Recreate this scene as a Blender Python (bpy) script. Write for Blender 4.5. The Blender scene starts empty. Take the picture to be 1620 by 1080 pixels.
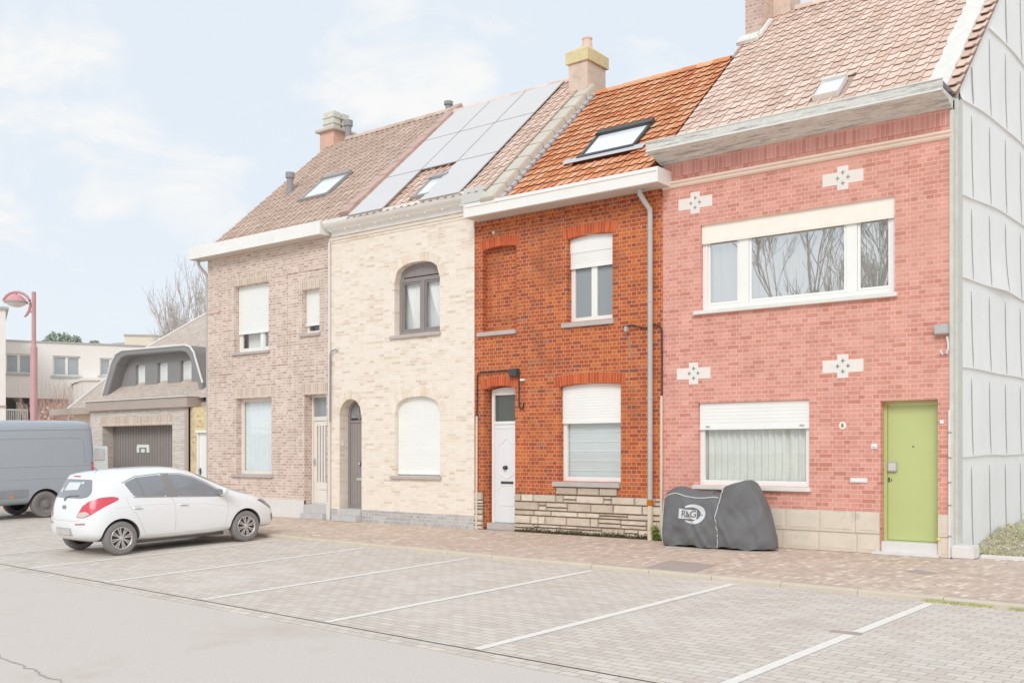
import bpy, bmesh, math, random
from mathutils import Vector, Matrix, noise as mnoise
from mathutils.geometry import tessellate_polygon
from mathutils.bvhtree import BVHTree
random.seed(7)
S = bpy.context.scene
COL = S.collection
R = math.radians
# ------------------------------------------------------------------ camera
FPX, CX, YH, H = 1600.0, 810.0, 714.0, 1.6        # focal length, centre, horizon (photo px), eye height
TH = math.atan2(2030.0, FPX)
EX = Vector((math.sin(TH), -math.cos(TH)))         # camera axes seen from the street axes
EY = Vector((math.cos(TH), math.sin(TH)))
cam_d = bpy.data.cameras.new('camera'); cam = bpy.data.objects.new('camera', cam_d); COL.objects.link(cam)
cam.location = (0, 0, H)
cam.rotation_euler = (R(90), 0, math.pi/2 - TH)
cam_d.sensor_width = 36; cam_d.lens = 36*FPX/1620.0
cam_d.shift_y = (YH-540)/1620.0
cam_d.clip_start = .1; cam_d.clip_end = 3000
S.camera = cam
# ------------------------------------------------------------------ sky, sun, exposure
SUN_EL, SUN_AZ = R(36), math.atan2(.42, -.91)
W = bpy.data.worlds.new('World'); S.world = W; W.use_nodes = True
nt = W.node_tree; N = nt.nodes; L = nt.links
bg = N['Background']; bg.inputs['Strength'].default_value = .1
sky = N.new('ShaderNodeTexSky'); sky.sky_type = 'NISHITA'; sky.sun_disc = False
sky.sun_elevation = SUN_EL; sky.sun_rotation = SUN_AZ
m1 = N.new('ShaderNodeMixRGB'); m1.inputs[0].default_value = .93
L.new(sky.outputs[0], m1.inputs[1]); m1.inputs[2].default_value = (8.25, 8.98, 9.75, 1)
tc = N.new('ShaderNodeTexCoord')
def cloud_at(d, wid):
    dp = N.new('ShaderNodeVectorMath'); dp.operation = 'DOT_PRODUCT'
    L.new(tc.outputs['Generated'], dp.inputs[0]); dp.inputs[1].default_value = Vector(d).normalized()
    mr = N.new('ShaderNodeMapRange'); mr.interpolation_type = 'SMOOTHSTEP'
    mr.inputs[1].default_value = math.cos(R(wid)); mr.inputs[2].default_value = math.cos(R(wid*.15))
    L.new(dp.outputs['Value'], mr.inputs[0]); return mr.outputs[0]
def ray(px, py):
    x = (px-CX)/FPX
    return Vector((x*EX.x+EX.y, x*EY.x+EY.y, -(py-YH)/FPX))
last = None
for px, py, w in ((50, 225, 7), (160, 235, 5), (130, 100, 3.5), (600, 90, 4.5), (700, 115, 4), (310, 300, 4), (-900, 200, 24), (2400, -300, 24), (600, -900, 20)):
    o = cloud_at(ray(px, py), w)
    if last is None: last = o
    else:
        mx = N.new('ShaderNodeMath'); mx.operation = 'MAXIMUM'; L.new(last, mx.inputs[0]); L.new(o, mx.inputs[1]); last = mx.outputs[0]
cm = N.new('ShaderNodeMapping'); cm.inputs['Scale'].default_value = (1, 1, 2.3); L.new(tc.outputs['Generated'], cm.inputs[0])
nz = N.new('ShaderNodeTexNoise'); nz.inputs['Scale'].default_value = 7.5; nz.inputs['Detail'].default_value = 9; nz.inputs['Roughness'].default_value = .6; nz.inputs['Distortion'].default_value = .5; L.new(cm.outputs[0], nz.inputs['Vector'])
ma = N.new('ShaderNodeMath'); ma.operation = 'MULTIPLY_ADD'; ma.inputs[1].default_value = .27; nr = N.new('ShaderNodeMapRange'); nr.clamp = False; nr.inputs[1].default_value = .3; nr.inputs[2].default_value = .7; L.new(nz.outputs['Fac'], nr.inputs[0])
L.new(last, ma.inputs[0]); ns_ = N.new('ShaderNodeMath'); ns_.operation = 'MULTIPLY'; ns_.inputs[1].default_value = .6; L.new(nr.outputs[0], ns_.inputs[0]); L.new(ns_.outputs[0], ma.inputs[2])
cr = N.new('ShaderNodeMapRange'); cr.interpolation_type = 'SMOOTHSTEP'; cr.inputs[1].default_value = .34; cr.inputs[2].default_value = .72; L.new(ma.outputs[0], cr.inputs[0]); last = cr.outputs[0]
# pale veil towards the horizon
sx = N.new('ShaderNodeSeparateXYZ'); L.new(tc.outputs['Generated'], sx.inputs[0])
hz = N.new('ShaderNodeMapRange'); hz.inputs[1].default_value = .24; hz.inputs[2].default_value = 0.0; L.new(sx.outputs[2], hz.inputs[0])
hz.inputs[4].default_value = .32
mm = N.new('ShaderNodeMath'); mm.operation = 'MAXIMUM'; L.new(last, mm.inputs[0]); L.new(hz.outputs[0], mm.inputs[1])
m2 = N.new('ShaderNodeMixRGB'); L.new(mm.outputs[0], m2.inputs[0]); L.new(m1.outputs[0], m2.inputs[1]); m2.inputs[2].default_value = (9.5, 9.5, 9.45, 1)
L.new(m2.outputs[0], bg.inputs['Color'])
sl = bpy.data.lights.new('sun', 'SUN'); sl.energy = 1.45; sl.angle = R(24); sl.color = (1, .97, .93)
so = bpy.data.objects.new('sun', sl); COL.objects.link(so); so.location = (0, 0, 40)
sd = Vector((math.sin(SUN_AZ)*math.cos(SUN_EL), math.cos(SUN_AZ)*math.cos(SUN_EL), math.sin(SUN_EL)))
so.rotation_euler = sd.to_track_quat('Z', 'Y').to_euler()
S.view_settings.view_transform = 'Standard'; S.view_settings.look = 'None'
S.view_settings.exposure = 0.0; S.view_settings.gamma = 1
try: S.cycles.max_bounces = 8; S.cycles.transparent_max_bounces = 12
except Exception: pass
# ------------------------------------------------------------------ measuring the photograph on real planes
FY = 16.0                                          # the fronts of the four houses stand on y = 16
def F(px, py, y=FY):
    r = ray(px, py); t = y/r.y; return r.x*t, r.z*t+H
def fx(px, y=FY): return F(px, 700, y)[0]
def Gx(px, py, x):
    r = ray(px, py); t = x/r.x; return r.y*t, r.z*t+H
def Zd(px, py, d):
    r = ray(px, py)*d; return Vector((r.x, r.y, r.z+H))
KD = Vector((.99807, -.06204, 0)); KN = Vector((.06204, .99807, 0)); V0 = 11.58   # along and across the kerb
KA = math.atan2(KD.y, KD.x)
def zg(v):                                         # parking bays fall 3 % from the kerb to the gutter, then the road
    if v > 6.85: return -.12+.03*(v-V0)
    z = -.12+.03*(6.85-V0)
    return z-.012*(6.85-max(v, 2)) 
def UV(u, v, z=None):
    p = KD*u+KN*v; p.z = zg(v) if z is None else z; return p
# ------------------------------------------------------------------ helpers
def s2l(c):
    return tuple(((x/255)/12.92 if x/255 <= .04045 else ((x/255+.055)/1.055)**2.4) for x in c)
MATS = {}
def newmat(name):
    m = bpy.data.materials.new(name); m.use_nodes = True; MATS[name] = m
    nt = m.node_tree; return m, nt.nodes, nt.links, nt.nodes['Principled BSDF']
def mat(name, col, rough=.8, spec=.3, var=.08, vs=4.0, metal=0, bump=0, bs=60, coat=0, stain=None, grain=None):
    """plain procedural surface: base colour with two octaves of wear and an optional fine bump; col is sRGB 0..255"""
    m, N, L, P = newmat(name)
    c = s2l(col)
    P.inputs['Roughness'].default_value = rough; P.inputs['Specular IOR Level'].default_value = spec; P.inputs['Metallic'].default_value = metal
    P.inputs['Coat Weight'].default_value = coat; P.inputs['Coat Roughness'].default_value = .04
    tc = N.new('ShaderNodeTexCoord')
    n = N.new('ShaderNodeTexNoise'); n.inputs['Scale'].default_value = vs; n.inputs['Detail'].default_value = 6; n.inputs['Roughness'].default_value = .6
    L.new(tc.outputs['Object'], n.inputs['Vector'])
    r = N.new('ShaderNodeMapRange'); r.inputs[1].default_value = .3; r.inputs[2].default_value = .7
    r.inputs[3].default_value = 1-var; r.inputs[4].default_value = 1+var*.6
    L.new(n.outputs['Fac'], r.inputs[0])
    mul = N.new('ShaderNodeVectorMath'); mul.operation = 'SCALE'; mul.inputs[0].default_value = c; L.new(r.outputs[0], mul.inputs['Scale'])
    out = mul.outputs[0]
    if stain:                                       # (colour, scale, threshold): blotches of dirt with a shape of their own
        n2 = N.new('ShaderNodeTexNoise'); n2.inputs['Scale'].default_value = stain[1]; n2.inputs['Detail'].default_value = 8; n2.inputs['Roughness'].default_value = .7
        if grain:
            gm = N.new('ShaderNodeMapping'); gm.inputs['Scale'].default_value = grain; L.new(tc.outputs['Object'], gm.inputs[0]); L.new(gm.outputs[0], n2.inputs['Vector'])
        else: L.new(tc.outputs['Object'], n2.inputs['Vector'])
        r2 = N.new('ShaderNodeMapRange'); r2.inputs[1].default_value = stain[2]; r2.inputs[2].default_value = stain[2]+.12; L.new(n2.outputs['Fac'], r2.inputs[0])
        mx = N.new('ShaderNodeMixRGB'); L.new(r2.outputs[0], mx.inputs[0]); L.new(out, mx.inputs[1]); mx.inputs[2].default_value = (*s2l(stain[0]), 1); out = mx.outputs[0]
    L.new(out, P.inputs['Base Color'])
    if bump:
        n3 = N.new('ShaderNodeTexNoise'); n3.inputs['Scale'].default_value = bs; n3.inputs['Detail'].default_value = 4; L.new(tc.outputs['Object'], n3.inputs['Vector'])
        b = N.new('ShaderNodeBump'); b.inputs['Strength'].default_value = bump; b.inputs['Distance'].default_value = .01
        L.new(n3.outputs['Fac'], b.inputs['Height']); L.new(b.outputs[0], P.inputs['Normal'])
    return m
def ramp(N, stops):
    r = N.new('ShaderNodeValToRGB'); e = r.color_ramp.elements
    while len(e) < len(stops): e.new(.5)
    for i, (p, c) in enumerate(stops):
        e[i].position = p; e[i].color = (*s2l(c), 1)
    return r
def brickmat(name, stops, mortar, bw=.215, bh=.073, ms=.012, squash=.5, plan=False, rot=0, offset=.5, rough=.85, bump=.35, stain=None, var=.10, varscale=.9, hue=None):
    """masonry / paving: wall coordinates (x+y, z) or plan coordinates turned by rot"""
    m, N, L, P = newmat(name)
    P.inputs['Roughness'].default_value = rough; P.inputs['Specular IOR Level'].default_value = .2
    tc = N.new('ShaderNodeTexCoord'); sp = N.new('ShaderNodeSeparateXYZ')
    if plan:
        mp = N.new('ShaderNodeMapping'); mp.inputs['Rotation'].default_value = (0, 0, -rot); L.new(tc.outputs['Object'], mp.inputs[0]); vec = mp.outputs[0]
    else:
        L.new(tc.outputs['Object'], sp.inputs[0])
        ad = N.new('ShaderNodeMath'); L.new(sp.outputs[0], ad.inputs[0]); L.new(sp.outputs[1], ad.inputs[1])
        cb = N.new('ShaderNodeCombineXYZ'); L.new(ad.outputs[0], cb.inputs[0]); L.new(sp.outputs[2], cb.inputs[1]); vec = cb.outputs[0]
    # slight unevenness of the courses
    wn = N.new('ShaderNodeTexNoise'); wn.inputs['Scale'].default_value = 9; wn.inputs['Detail'].default_value = 2; L.new(vec, wn.inputs['Vector'])
    wm = N.new('ShaderNodeVectorMath'); wm.operation = 'MULTIPLY_ADD'; wm.inputs[1].default_value = (.012, .008, 0); L.new(wn.outputs['Color'], wm.inputs[0]); L.new(vec, wm.inputs[2])
    b = N.new('ShaderNodeTexBrick'); b.offset = offset; b.squash = squash; b.squash_frequency = 2; b.offset_frequency = 2
    L.new(wm.outputs[0], b.inputs['Vector'])
    for k, v in (('Scale', 1), ('Mortar Size', ms*.5), ('Mortar Smooth', .25), ('Bias', 0), ('Brick Width', bw), ('Row Height', bh)): b.inputs[k].default_value = v
    b.inputs['Color1'].default_value = (0, 0, 0, 1); b.inputs['Color2'].default_value = (1, 1, 1, 1); b.inputs['Mortar'].default_value = (.5, .5, .5, 1)
    rp = ramp(N, stops); L.new(b.outputs['Color'], rp.inputs[0])
    # grain within and across bricks
    n = N.new('ShaderNodeTexNoise'); n.inputs['Scale'].default_value = varscale; n.inputs['Detail'].default_value = 8; n.inputs['Roughness'].default_value = .65; L.new(tc.outputs['Object'], n.inputs['Vector'])
    r = N.new('ShaderNodeMapRange'); r.inputs[1].default_value = .25; r.inputs[2].default_value = .75; r.inputs[3].default_value = 1-var; r.inputs[4].default_value = 1+var; L.new(n.outputs['Fac'], r.inputs[0])
    mx = N.new('ShaderNodeMixRGB'); L.new(b.outputs['Fac'], mx.inputs[0]); L.new(rp.outputs[0], mx.inputs[1]); mx.inputs[2].default_value = (*s2l(mortar), 1)
    sc = N.new('ShaderNodeVectorMath'); sc.operation = 'SCALE'; L.new(mx.outputs[0], sc.inputs[0]); L.new(r.outputs[0], sc.inputs['Scale'])
    out = sc.outputs[0]
    if stain:
        n2 = N.new('ShaderNodeTexNoise'); n2.inputs['Scale'].default_value = stain[1]; n2.inputs['Detail'].default_value = 8; n2.inputs['Roughness'].default_value = .7
        L.new(tc.outputs['Object'], n2.inputs['Vector'])
        r2 = N.new('ShaderNodeMapRange'); r2.inputs[1].default_value = stain[2]; r2.inputs[2].default_value = stain[2]+.15; r2.inputs[4].default_value = stain[3]; L.new(n2.outputs['Fac'], r2.inputs[0])
        m3 = N.new('ShaderNodeMixRGB'); L.new(r2.outputs[0], m3.inputs[0]); L.new(out, m3.inputs[1]); m3.inputs[2].default_value = (*s2l(stain[0]), 1); out = m3.outputs[0]
    L.new(out, P.inputs['Base Color'])
    n4 = N.new('ShaderNodeTexNoise'); n4.inputs['Scale'].default_value = 70; L.new(tc.outputs['Object'], n4.inputs['Vector'])
    hh = N.new('ShaderNodeMath'); hh.operation = 'MULTIPLY_ADD'; hh.inputs[1].default_value = -1; L.new(b.outputs['Fac'], hh.inputs[0])
    h2 = N.new('ShaderNodeMath'); h2.operation = 'MULTIPLY'; h2.inputs[1].default_value = .35; L.new(n4.outputs['Fac'], h2.inputs[0]); L.new(h2.outputs[0], hh.inputs[2])
    bp = N.new('ShaderNodeBump'); bp.inputs['Strength'].default_value = bump; bp.inputs['Distance'].default_value = .012; L.new(hh.outputs[0], bp.inputs['Height']); L.new(bp.outputs[0], P.inputs['Normal'])
    return m
def tilemat(name, stops, moss=None, rough=.8):
    m, N, L, P = newmat(name); P.inputs['Roughness'].default_value = rough; P.inputs['Specular IOR Level'].default_value = .25
    a = N.new('ShaderNodeAttribute'); a.attribute_name = 'rnd'; rp = ramp(N, stops); L.new(a.outputs['Fac'], rp.inputs[0])
    tc = N.new('ShaderNodeTexCoord'); n = N.new('ShaderNodeTexNoise'); n.inputs['Scale'].default_value = 2.2; n.inputs['Detail'].default_value = 9; n.inputs['Roughness'].default_value = .7
    L.new(tc.outputs['Object'], n.inputs['Vector'])
    r = N.new('ShaderNodeMapRange'); r.inputs[1].default_value = .3; r.inputs[2].default_value = .7; r.inputs[3].default_value = .86; r.inputs[4].default_value = 1.1; L.new(n.outputs['Fac'], r.inputs[0])
    sc = N.new('ShaderNodeVectorMath'); sc.operation = 'SCALE'; L.new(rp.outputs[0], sc.inputs[0]); L.new(r.outputs[0], sc.inputs['Scale']); out = sc.outputs[0]
    if moss:
        n2 = N.new('ShaderNodeTexNoise'); n2.inputs['Scale'].default_value = 5; n2.inputs['Detail'].default_value = 9; n2.inputs['Roughness'].default_value = .75; L.new(tc.outputs['Object'], n2.inputs['Vector'])
        r2 = N.new('ShaderNodeMapRange'); r2.inputs[1].default_value = .58; r2.inputs[2].default_value = .7; r2.inputs[4].default_value = moss[1]; L.new(n2.outputs['Fac'], r2.inputs[0])
        m3 = N.new('ShaderNodeMixRGB'); L.new(r2.outputs[0], m3.inputs[0]); L.new(out, m3.inputs[1]); m3.inputs[2].default_value = (*s2l(moss[0]), 1); out = m3.outputs[0]
    L.new(out, P.inputs['Base Color']); return m
def glassmat(name, tint=(.9, .92, .92), refl=.18, rough=.0):
    m = bpy.data.materials.new(name); m.use_nodes = True; N = m.node_tree.nodes; L = m.node_tree.links
    N.remove(N['Principled BSDF']); o = N['Material Output']
    t = N.new('ShaderNodeBsdfTransparent'); t.inputs[0].default_value = (*tint, 1)
    g = N.new('ShaderNodeBsdfGlossy'); g.inputs['Roughness'].default_value = rough; g.inputs['Color'].default_value = (1, .985, .97, 1)
    f = N.new('ShaderNodeLayerWeight'); p = N.new('ShaderNodeMath'); p.operation = 'POWER'; p.inputs[1].default_value = 4; L.new(f.outputs['Facing'], p.inputs[0])
    a = N.new('ShaderNodeMath'); a.inputs[1].default_value = refl; L.new(p.outputs[0], a.inputs[0]); a.use_clamp = True
    x = N.new('ShaderNodeMixShader'); L.new(a.outputs[0], x.inputs[0]); L.new(t.outputs[0], x.inputs[1]); L.new(g.outputs[0], x.inputs[2]); L.new(x.outputs[0], o.inputs[0])
    MATS[name] = m; return m
class MB:
    """collects faces; build() links them as one mesh object (vertices in street coordinates)"""
    def __init__(s): s.v = []; s.f = []; s.a = []; s.cur = .5
    def add(s, vs, fs, a=None):
        o = len(s.v); s.v += [tuple(x) for x in vs]; s.f += [tuple(i+o for i in f) for f in fs]; s.a += [s.cur if a is None else a]*len(fs); return s
    def box(s, x0, x1, y0, y1, z0, z1, a=None, M=None):
        vs = [Vector((x, y, z)) for z in (z0, z1) for y in (y0, y1) for x in (x0, x1)]
        if M: vs = [M @ q for q in vs]
        return s.add(vs, [(0, 2, 3, 1), (4, 5, 7, 6), (0, 1, 5, 4), (2, 6, 7, 3), (0, 4, 6, 2), (1, 3, 7, 5)], a)
    def quad(s, *p, a=None): return s.add(p, [tuple(range(len(p)))], a)
    def plate(s, outer, holes, mapf, d0, d1, back=True, a=None):
        """flat plate with holes: 2D outlines, mapf(p, d) -> 3D, from d0 (front) to d1"""
        loops = [outer]+list(holes); flat = [p for l in loops for p in l]
        tris = tessellate_polygon([[Vector((p[0], p[1], 0)) for p in l] for l in loops])
        s.add([mapf(p, d0) for p in flat], [tuple(t) for t in tris], a)
        if back: s.add([mapf(p, d1) for p in flat], [tuple(reversed(t)) for t in tris], a)
        for l in loops:
            n = len(l); s.add([mapf(p, d) for d in (d0, d1) for p in l], [(i, (i+1) % n, n+(i+1) % n, n+i) for i in range(n)], a)
        return s
    def tube(s, pts, r, n=8, cap=True, a=None):
        pts = [Vector(p) for p in pts]; rr = r if isinstance(r, (list, tuple)) else [r]*len(pts); o = len(s.v); vs = []; fs = []
        up = None
        for i, p in enumerate(pts):
            t = (pts[min(i+1, len(pts)-1)]-pts[max(i-1, 0)]).normalized()
            if up is None: up = Vector((0, 0, 1)) if abs(t.z) < .9 else Vector((1, 0, 0))
            x = t.cross(up); x = x.normalized() if x.length > 1e-6 else t.orthogonal().normalized(); y = t.cross(x).normalized(); up = -y if False else up
            for k in range(n):
                q = 2*math.pi*k/n; vs.append(p+(x*math.cos(q)+y*math.sin(q))*rr[i])
        for i in range(len(pts)-1):
            for k in range(n): fs.append((i*n+k, i*n+(k+1) % n, (i+1)*n+(k+1) % n, (i+1)*n+k))
        if cap: fs += [tuple(range(n)), tuple(range((len(pts)-1)*n, len(pts)*n))]
        return s.add(vs, fs, a)
    def lathe(s, prof, c, n=24, axis='z', a=None, M=None):
        vs = []; fs = []; m = len(prof)
        for k in range(n):
            q = 2*math.pi*k/n
            for r, h in prof:
                p = (r*math.cos(q), r*math.sin(q), h) if axis == 'z' else ((h, r*math.cos(q), r*math.sin(q)) if axis == 'x' else (r*math.cos(q), h, r*math.sin(q)))
                p = Vector(p)+Vector(c); vs.append(M @ p if M else p)
        for k in range(n):
            for i in range(m-1): fs.append((k*m+i, k*m+i+1, ((k+1) % n)*m+i+1, ((k+1) % n)*m+i))
        return s.add(vs, fs, a)
    def build(s, name, material, parent=None, smooth=False, bevel=0, attr=False, recalc=True):
        me = bpy.data.meshes.new(name); me.from_pydata(s.v, [], s.f)
        if attr:
            at = me.attributes.new('rnd', 'FLOAT', 'FACE'); at.data.foreach_set('value', s.a)
        if recalc and not attr:
            bm = bmesh.new(); bm.from_mesh(me); bmesh.ops.remove_doubles(bm, verts=bm.verts, dist=1e-5); bmesh.ops.recalc_face_normals(bm, faces=bm.faces)
            if bevel: bmesh.ops.bevel(bm, geom=[e for e in bm.edges if len(e.link_faces) == 2 and e.calc_face_angle(0) > .5], offset=bevel, segments=2, affect='EDGES', clamp_overlap=True)
            bm.to_mesh(me); bm.free()
        return link(name, me, material, parent, smooth)
def link(name, me, material, parent=None, smooth=False):
    ms = material if isinstance(material, (list, tuple)) else [material]
    if not me.materials:
        for m in ms: me.materials.append(m)
    if smooth:
        for p in me.polygons: p.use_smooth = True
        try: me.set_sharp_from_angle(angle=R(40))
        except Exception: pass
    o = bpy.data.objects.new(name, me); COL.objects.link(o)
    if parent:
        o.parent = parent; o.matrix_parent_inverse = world_inv(parent)
    return o
def world_inv(p):
    M = Matrix.Identity(4); q = p
    while q:
        M = q.matrix_parent_inverse @ q.matrix_basis @ M if q.parent else q.matrix_basis @ M; q = q.parent
    return M.inverted()
def tag(o, label=None, cat=None, group=None, kind=None):
    for k, v in (('label', label), ('category', cat), ('group', group), ('kind', kind)):
        if v: o[k] = v
    return o
def thing(name, label, cat, loc=(0, 0, 0), group=None, rot=None):
    o = bpy.data.objects.new(name, None); COL.objects.link(o); o.location = loc; o.empty_display_size = .2
    if rot: o.rotation_euler = rot
    return tag(o, label, cat, group)
def struct(name, mb, m, **k):
    o = mb.build(name, m, **k); o['kind'] = 'structure'; return o
def copy_tree(o, parent=None):
    c = o.copy(); COL.objects.link(c)
    if parent: c.parent = parent
    for ch in [x for x in bpy.data.objects if x.parent == o]: copy_tree(ch, c)
    return c
def wf(p, d): return (p[0], d, p[1])                # wall front: (x, z) outline on depth y
def rect(x0, x1, z0, z1): return [(x0, z0), (x1, z0), (x1, z1), (x0, z1)]
def arch(x0, x1, z0, zs, zc, n=18, e=2.0):
    """rectangle with a curved head: e=2 ellipse, higher = flatter crown with round corners; 'seg' = shallow segment"""
    pts = [(x0, z0), (x1, z0)]
    c = (x0+x1)/2; w = (x1-x0)/2
    for i in range(n+1):
        t = 1-2*i/n
        if e == 'seg':
            h = zc-zs; rad = (w*w+h*h)/(2*h); z = zs+math.sqrt(max(rad*rad-(t*w)**2, 0))-(rad-h)
        else: z = zs+(zc-zs)*max(0, 1-abs(t)**e)**(1/e)
        pts.append((c+t*w, z))
    return pts
def inset(poly, k):
    """shrink an arch/rect outline by k (works for these convex outlines)"""
    n = len(poly); out = []
    for i in range(n):
        p0, p1, p2 = Vector(poly[i-1]), Vector(poly[i]), Vector(poly[(i+1) % n])
        a = (p1-p0); b = (p2-p1)
        if a.length < 1e-6: a = b
        if b.length < 1e-6: b = a
        a.normalize(); b.normalize()
        na = Vector((-a.y, a.x)); nb = Vector((-b.y, b.x)); m = (na+nb); m = m/max(m.length, 1e-6); d = k/max(m.dot(na), .3)
        q = p1+m*d; out.append((q.x, q.y))
    return out
# ------------------------------------------------------------------ materials
brickmat('brick_orange', [(0, (146, 88, 76)), (.08, (170, 84, 64)), (.32, (182, 91, 62)), (.65, (195, 100, 62)), (.9, (208, 117, 66)), (1, (176, 112, 92))], (212, 162, 122), bw=.212, bh=.0745, ms=.0145, bump=.55, stain=((146, 92, 68), 1.1, .5, .45), var=.18, varscale=4)
tilemat('voussoir_orange', [(0, (186, 84, 54)), (.5, (204, 94, 56)), (1, (218, 110, 66))])
brickmat('brick_red', [(0, (202, 136, 120)), (.12, (211, 146, 131)), (.6, (220, 157, 143)), (1, (227, 168, 153))], (240, 197, 180), bw=.232, bh=.0715, ms=.0105, bump=.3, stain=((230, 176, 158), .7, .53, .6), varscale=2.5, var=.12)
brickmat('brick_red_soldier', [(0, (214, 148, 138)), (.5, (224, 160, 150)), (1, (232, 172, 160))], (240, 192, 178), bw=.075, bh=.24, ms=.012, squash=1, offset=0, bump=.3)
brickmat('brick_cream', [(0, (222, 202, 182)), (.1, (232, 216, 198)), (.35, (240, 227, 211)), (1, (244, 233, 220))], (245, 237, 226), bw=.27, bh=.062, ms=.010, squash=.6, bump=.3, stain=((238, 220, 196), .5, .54, .4), var=.05, varscale=6)
brickmat('brick_dun', [(0, (190, 162, 146)), (.3, (204, 180, 166)), (.7, (216, 194, 180)), (1, (226, 206, 192))], (238, 226, 216), bw=.2, bh=.066, ms=.015, bump=.3, stain=((222, 204, 190), .8, .55, .5))
brickmat('brick_dun_soldier', [(0, (198, 176, 158)), (1, (222, 204, 188))], (238, 226, 214), bw=.068, bh=.3, ms=.014, squash=1, offset=0, bump=.3)
brickmat('brick_grey_base', [(0, (176, 174, 174)), (1, (204, 200, 196))], (214, 210, 204), bw=.2, bh=.075, ms=.013)
brickmat('brick_yellow', [(0, (190, 160, 120)), (.3, (218, 196, 148)), (1, (234, 216, 172))], (226, 212, 184), bw=.2, bh=.07, ms=.014, stain=((206, 184, 150), 2, .5, .6))
brickmat('brick_garage', [(0, (196, 184, 174)), (1, (220, 210, 200))], (232, 226, 218), bw=.3, bh=.052, ms=.014, squash=.7)
brickmat('brick_chimney', [(0, (190, 164, 150)), (1, (216, 190, 174))], (232, 214, 200), bw=.21, bh=.075, ms=.013, stain=((170, 150, 138), 2, .55, .6))
tilemat('tile_orange', [(0, (214, 136, 96)), (.25, (227, 156, 112)), (.6, (233, 170, 126)), (1, (237, 184, 146))], ((178, 134, 106), .5))
tilemat('tile_pink', [(0, (222, 192, 174)), (.3, (230, 204, 187)), (.7, (236, 211, 195)), (1, (241, 219, 203))], ((208, 190, 174), .6))
tilemat('tile_brown', [(0, (200, 176, 160)), (.5, (210, 188, 172)), (1, (220, 200, 184))], ((196, 184, 168), .4))
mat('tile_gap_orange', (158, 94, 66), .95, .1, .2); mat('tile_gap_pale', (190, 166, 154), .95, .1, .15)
mat('verge_red', (202, 174, 163), .8, .2, .12, 3)
brickmat('slate_roof', [(0, (196, 180, 168)), (.5, (203, 188, 176)), (1, (209, 196, 184))], (184, 168, 156), bw=.2, bh=.085, ms=.012, squash=1, bump=.4)
mat('white_pvc', (246, 246, 242), .35, .45, .03, 2); mat('white_fascia', (246, 243, 238), .55, .35, .05, 2, stain=((228, 222, 212), 2.2, .62))
mat('white_paint', (244, 244, 240), .5, .4, .04, 2)
mat('soffit', (214, 204, 194), .7, .3, .05)
mat('cream_frame', (240, 232, 222), .5, .4, .05); mat('cream_shutter', (250, 244, 232), .5, .35, .04)
mat('grey_frame', (150, 142, 140), .5, .4, .05); mat('taupe_door', (160, 150, 146), .5, .4, .05, 3)
mat('dark_metal', (74, 74, 78), .4, .5, .08); mat('black_plastic', (52, 48, 46), .55, .4, .1)
mat('pale_box', (192, 190, 188), .5, .4, .06); mat('grey_vent', (158, 156, 156), .6, .3, .06)
mat('zinc', (196, 192, 186), .5, .4, .07, 3); mat('pipe_cream', (226, 212, 192), .5, .35, .05); mat('rust', (206, 122, 40), .85, .2, .25, 20)
mat('pipe_white', (232, 226, 222), .5, .35, .05)
mat('stone_sill', (196, 186, 180), .8, .25, .08, 8, bump=.3); mat('bluestone', (204, 200, 198), .8, .25, .07, 6, bump=.3); mat('pale_stone', (230, 226, 222), .85, .2, .05, 4, bump=.3)
tilemat('ashlar', [(0, (196, 180, 162)), (.4, (214, 198, 180)), (1, (228, 214, 196))], ((176, 160, 142), .5))
mat('ashlar_joint', (128, 112, 96), .95, .1, .2, 12)
mat('plinth_tan', (226, 214, 198), .85, .2, .07, 3, bump=.5, bs=30, stain=((196, 188, 176), 2.2, .58)); mat('plinth_joint', (198, 186, 172), .9, .1)
mat('cement_coping', (214, 206, 192), .9, .15, .1, 4, bump=.5, bs=40); mat('lichen_yellow', (226, 210, 166), .9, .15, .12, 8, stain=((228, 194, 128), 6, .6))
mat('chimney_render', (226, 204, 188), .9, .15, .1, 4, stain=((206, 186, 170), 3, .55)); mat('pot_pink', (234, 204, 190), .8, .2, .06)
mat('lead_grey', (206, 204, 208), .5, .4, .06); mat('mortar_white', (236, 232, 226), .9, .2, .08, 5, bump=.5)
mat('weathered_wood', (228, 227, 220), .85, .2, .12, 14, bump=.6, bs=50, stain=((172, 170, 164), 2.2, .5), grain=(1, 7, 14)); mat('gutter_box_zinc', (214, 212, 206), .6, .3, .06); mat('weathered_soffit', (188, 186, 180), .85, .2, .12, 9, stain=((222, 220, 212), 7, .58))
mat('gutter_rim', (234, 232, 226), .5, .4, .05)
mat('string_stone', (246, 224, 208), .85, .2, .06, 4, bump=.3)
mat('deco_tile', (242, 232, 224), .5, .4, .04); mat('deco_green', (112, 158, 146), .4, .4, .1); mat('deco_grey', (150, 160, 164), .4, .4, .1)
mat('green_door', (196, 208, 142), .45, .4, .04, 2); mat('sheet_white', (246, 246, 244), .55, .3, .04, 1.2, bump=.25, bs=4, stain=((234, 234, 229), 1.6, .6)); mat('sheet_groove', (160, 160, 158), .8, .2)
mat('corner_trim', (214, 214, 206), .7, .3, .08, 6)
mat('panel_glass', (216, 213, 212), .3, .25, .02, 1); mat('panel_edge', (182, 176, 174), .5, .4);  # pale panel tone carries the sky's reflection in its base colour
mat('skylight_frame', (70, 70, 72), .4, .5, .06); mat('skylight_frame_pale', (168, 164, 162), .5, .4, .06)
mat('skylight_glass', (238, 242, 246), .05, .9, .01)
mat('white_door', (236, 237, 238), .35, .45, .02, 2); mat('dark_glass', (92, 94, 88), .06, .6, .05); mat('mid_glass', (150, 154, 158), .03, .9, .03)
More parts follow.
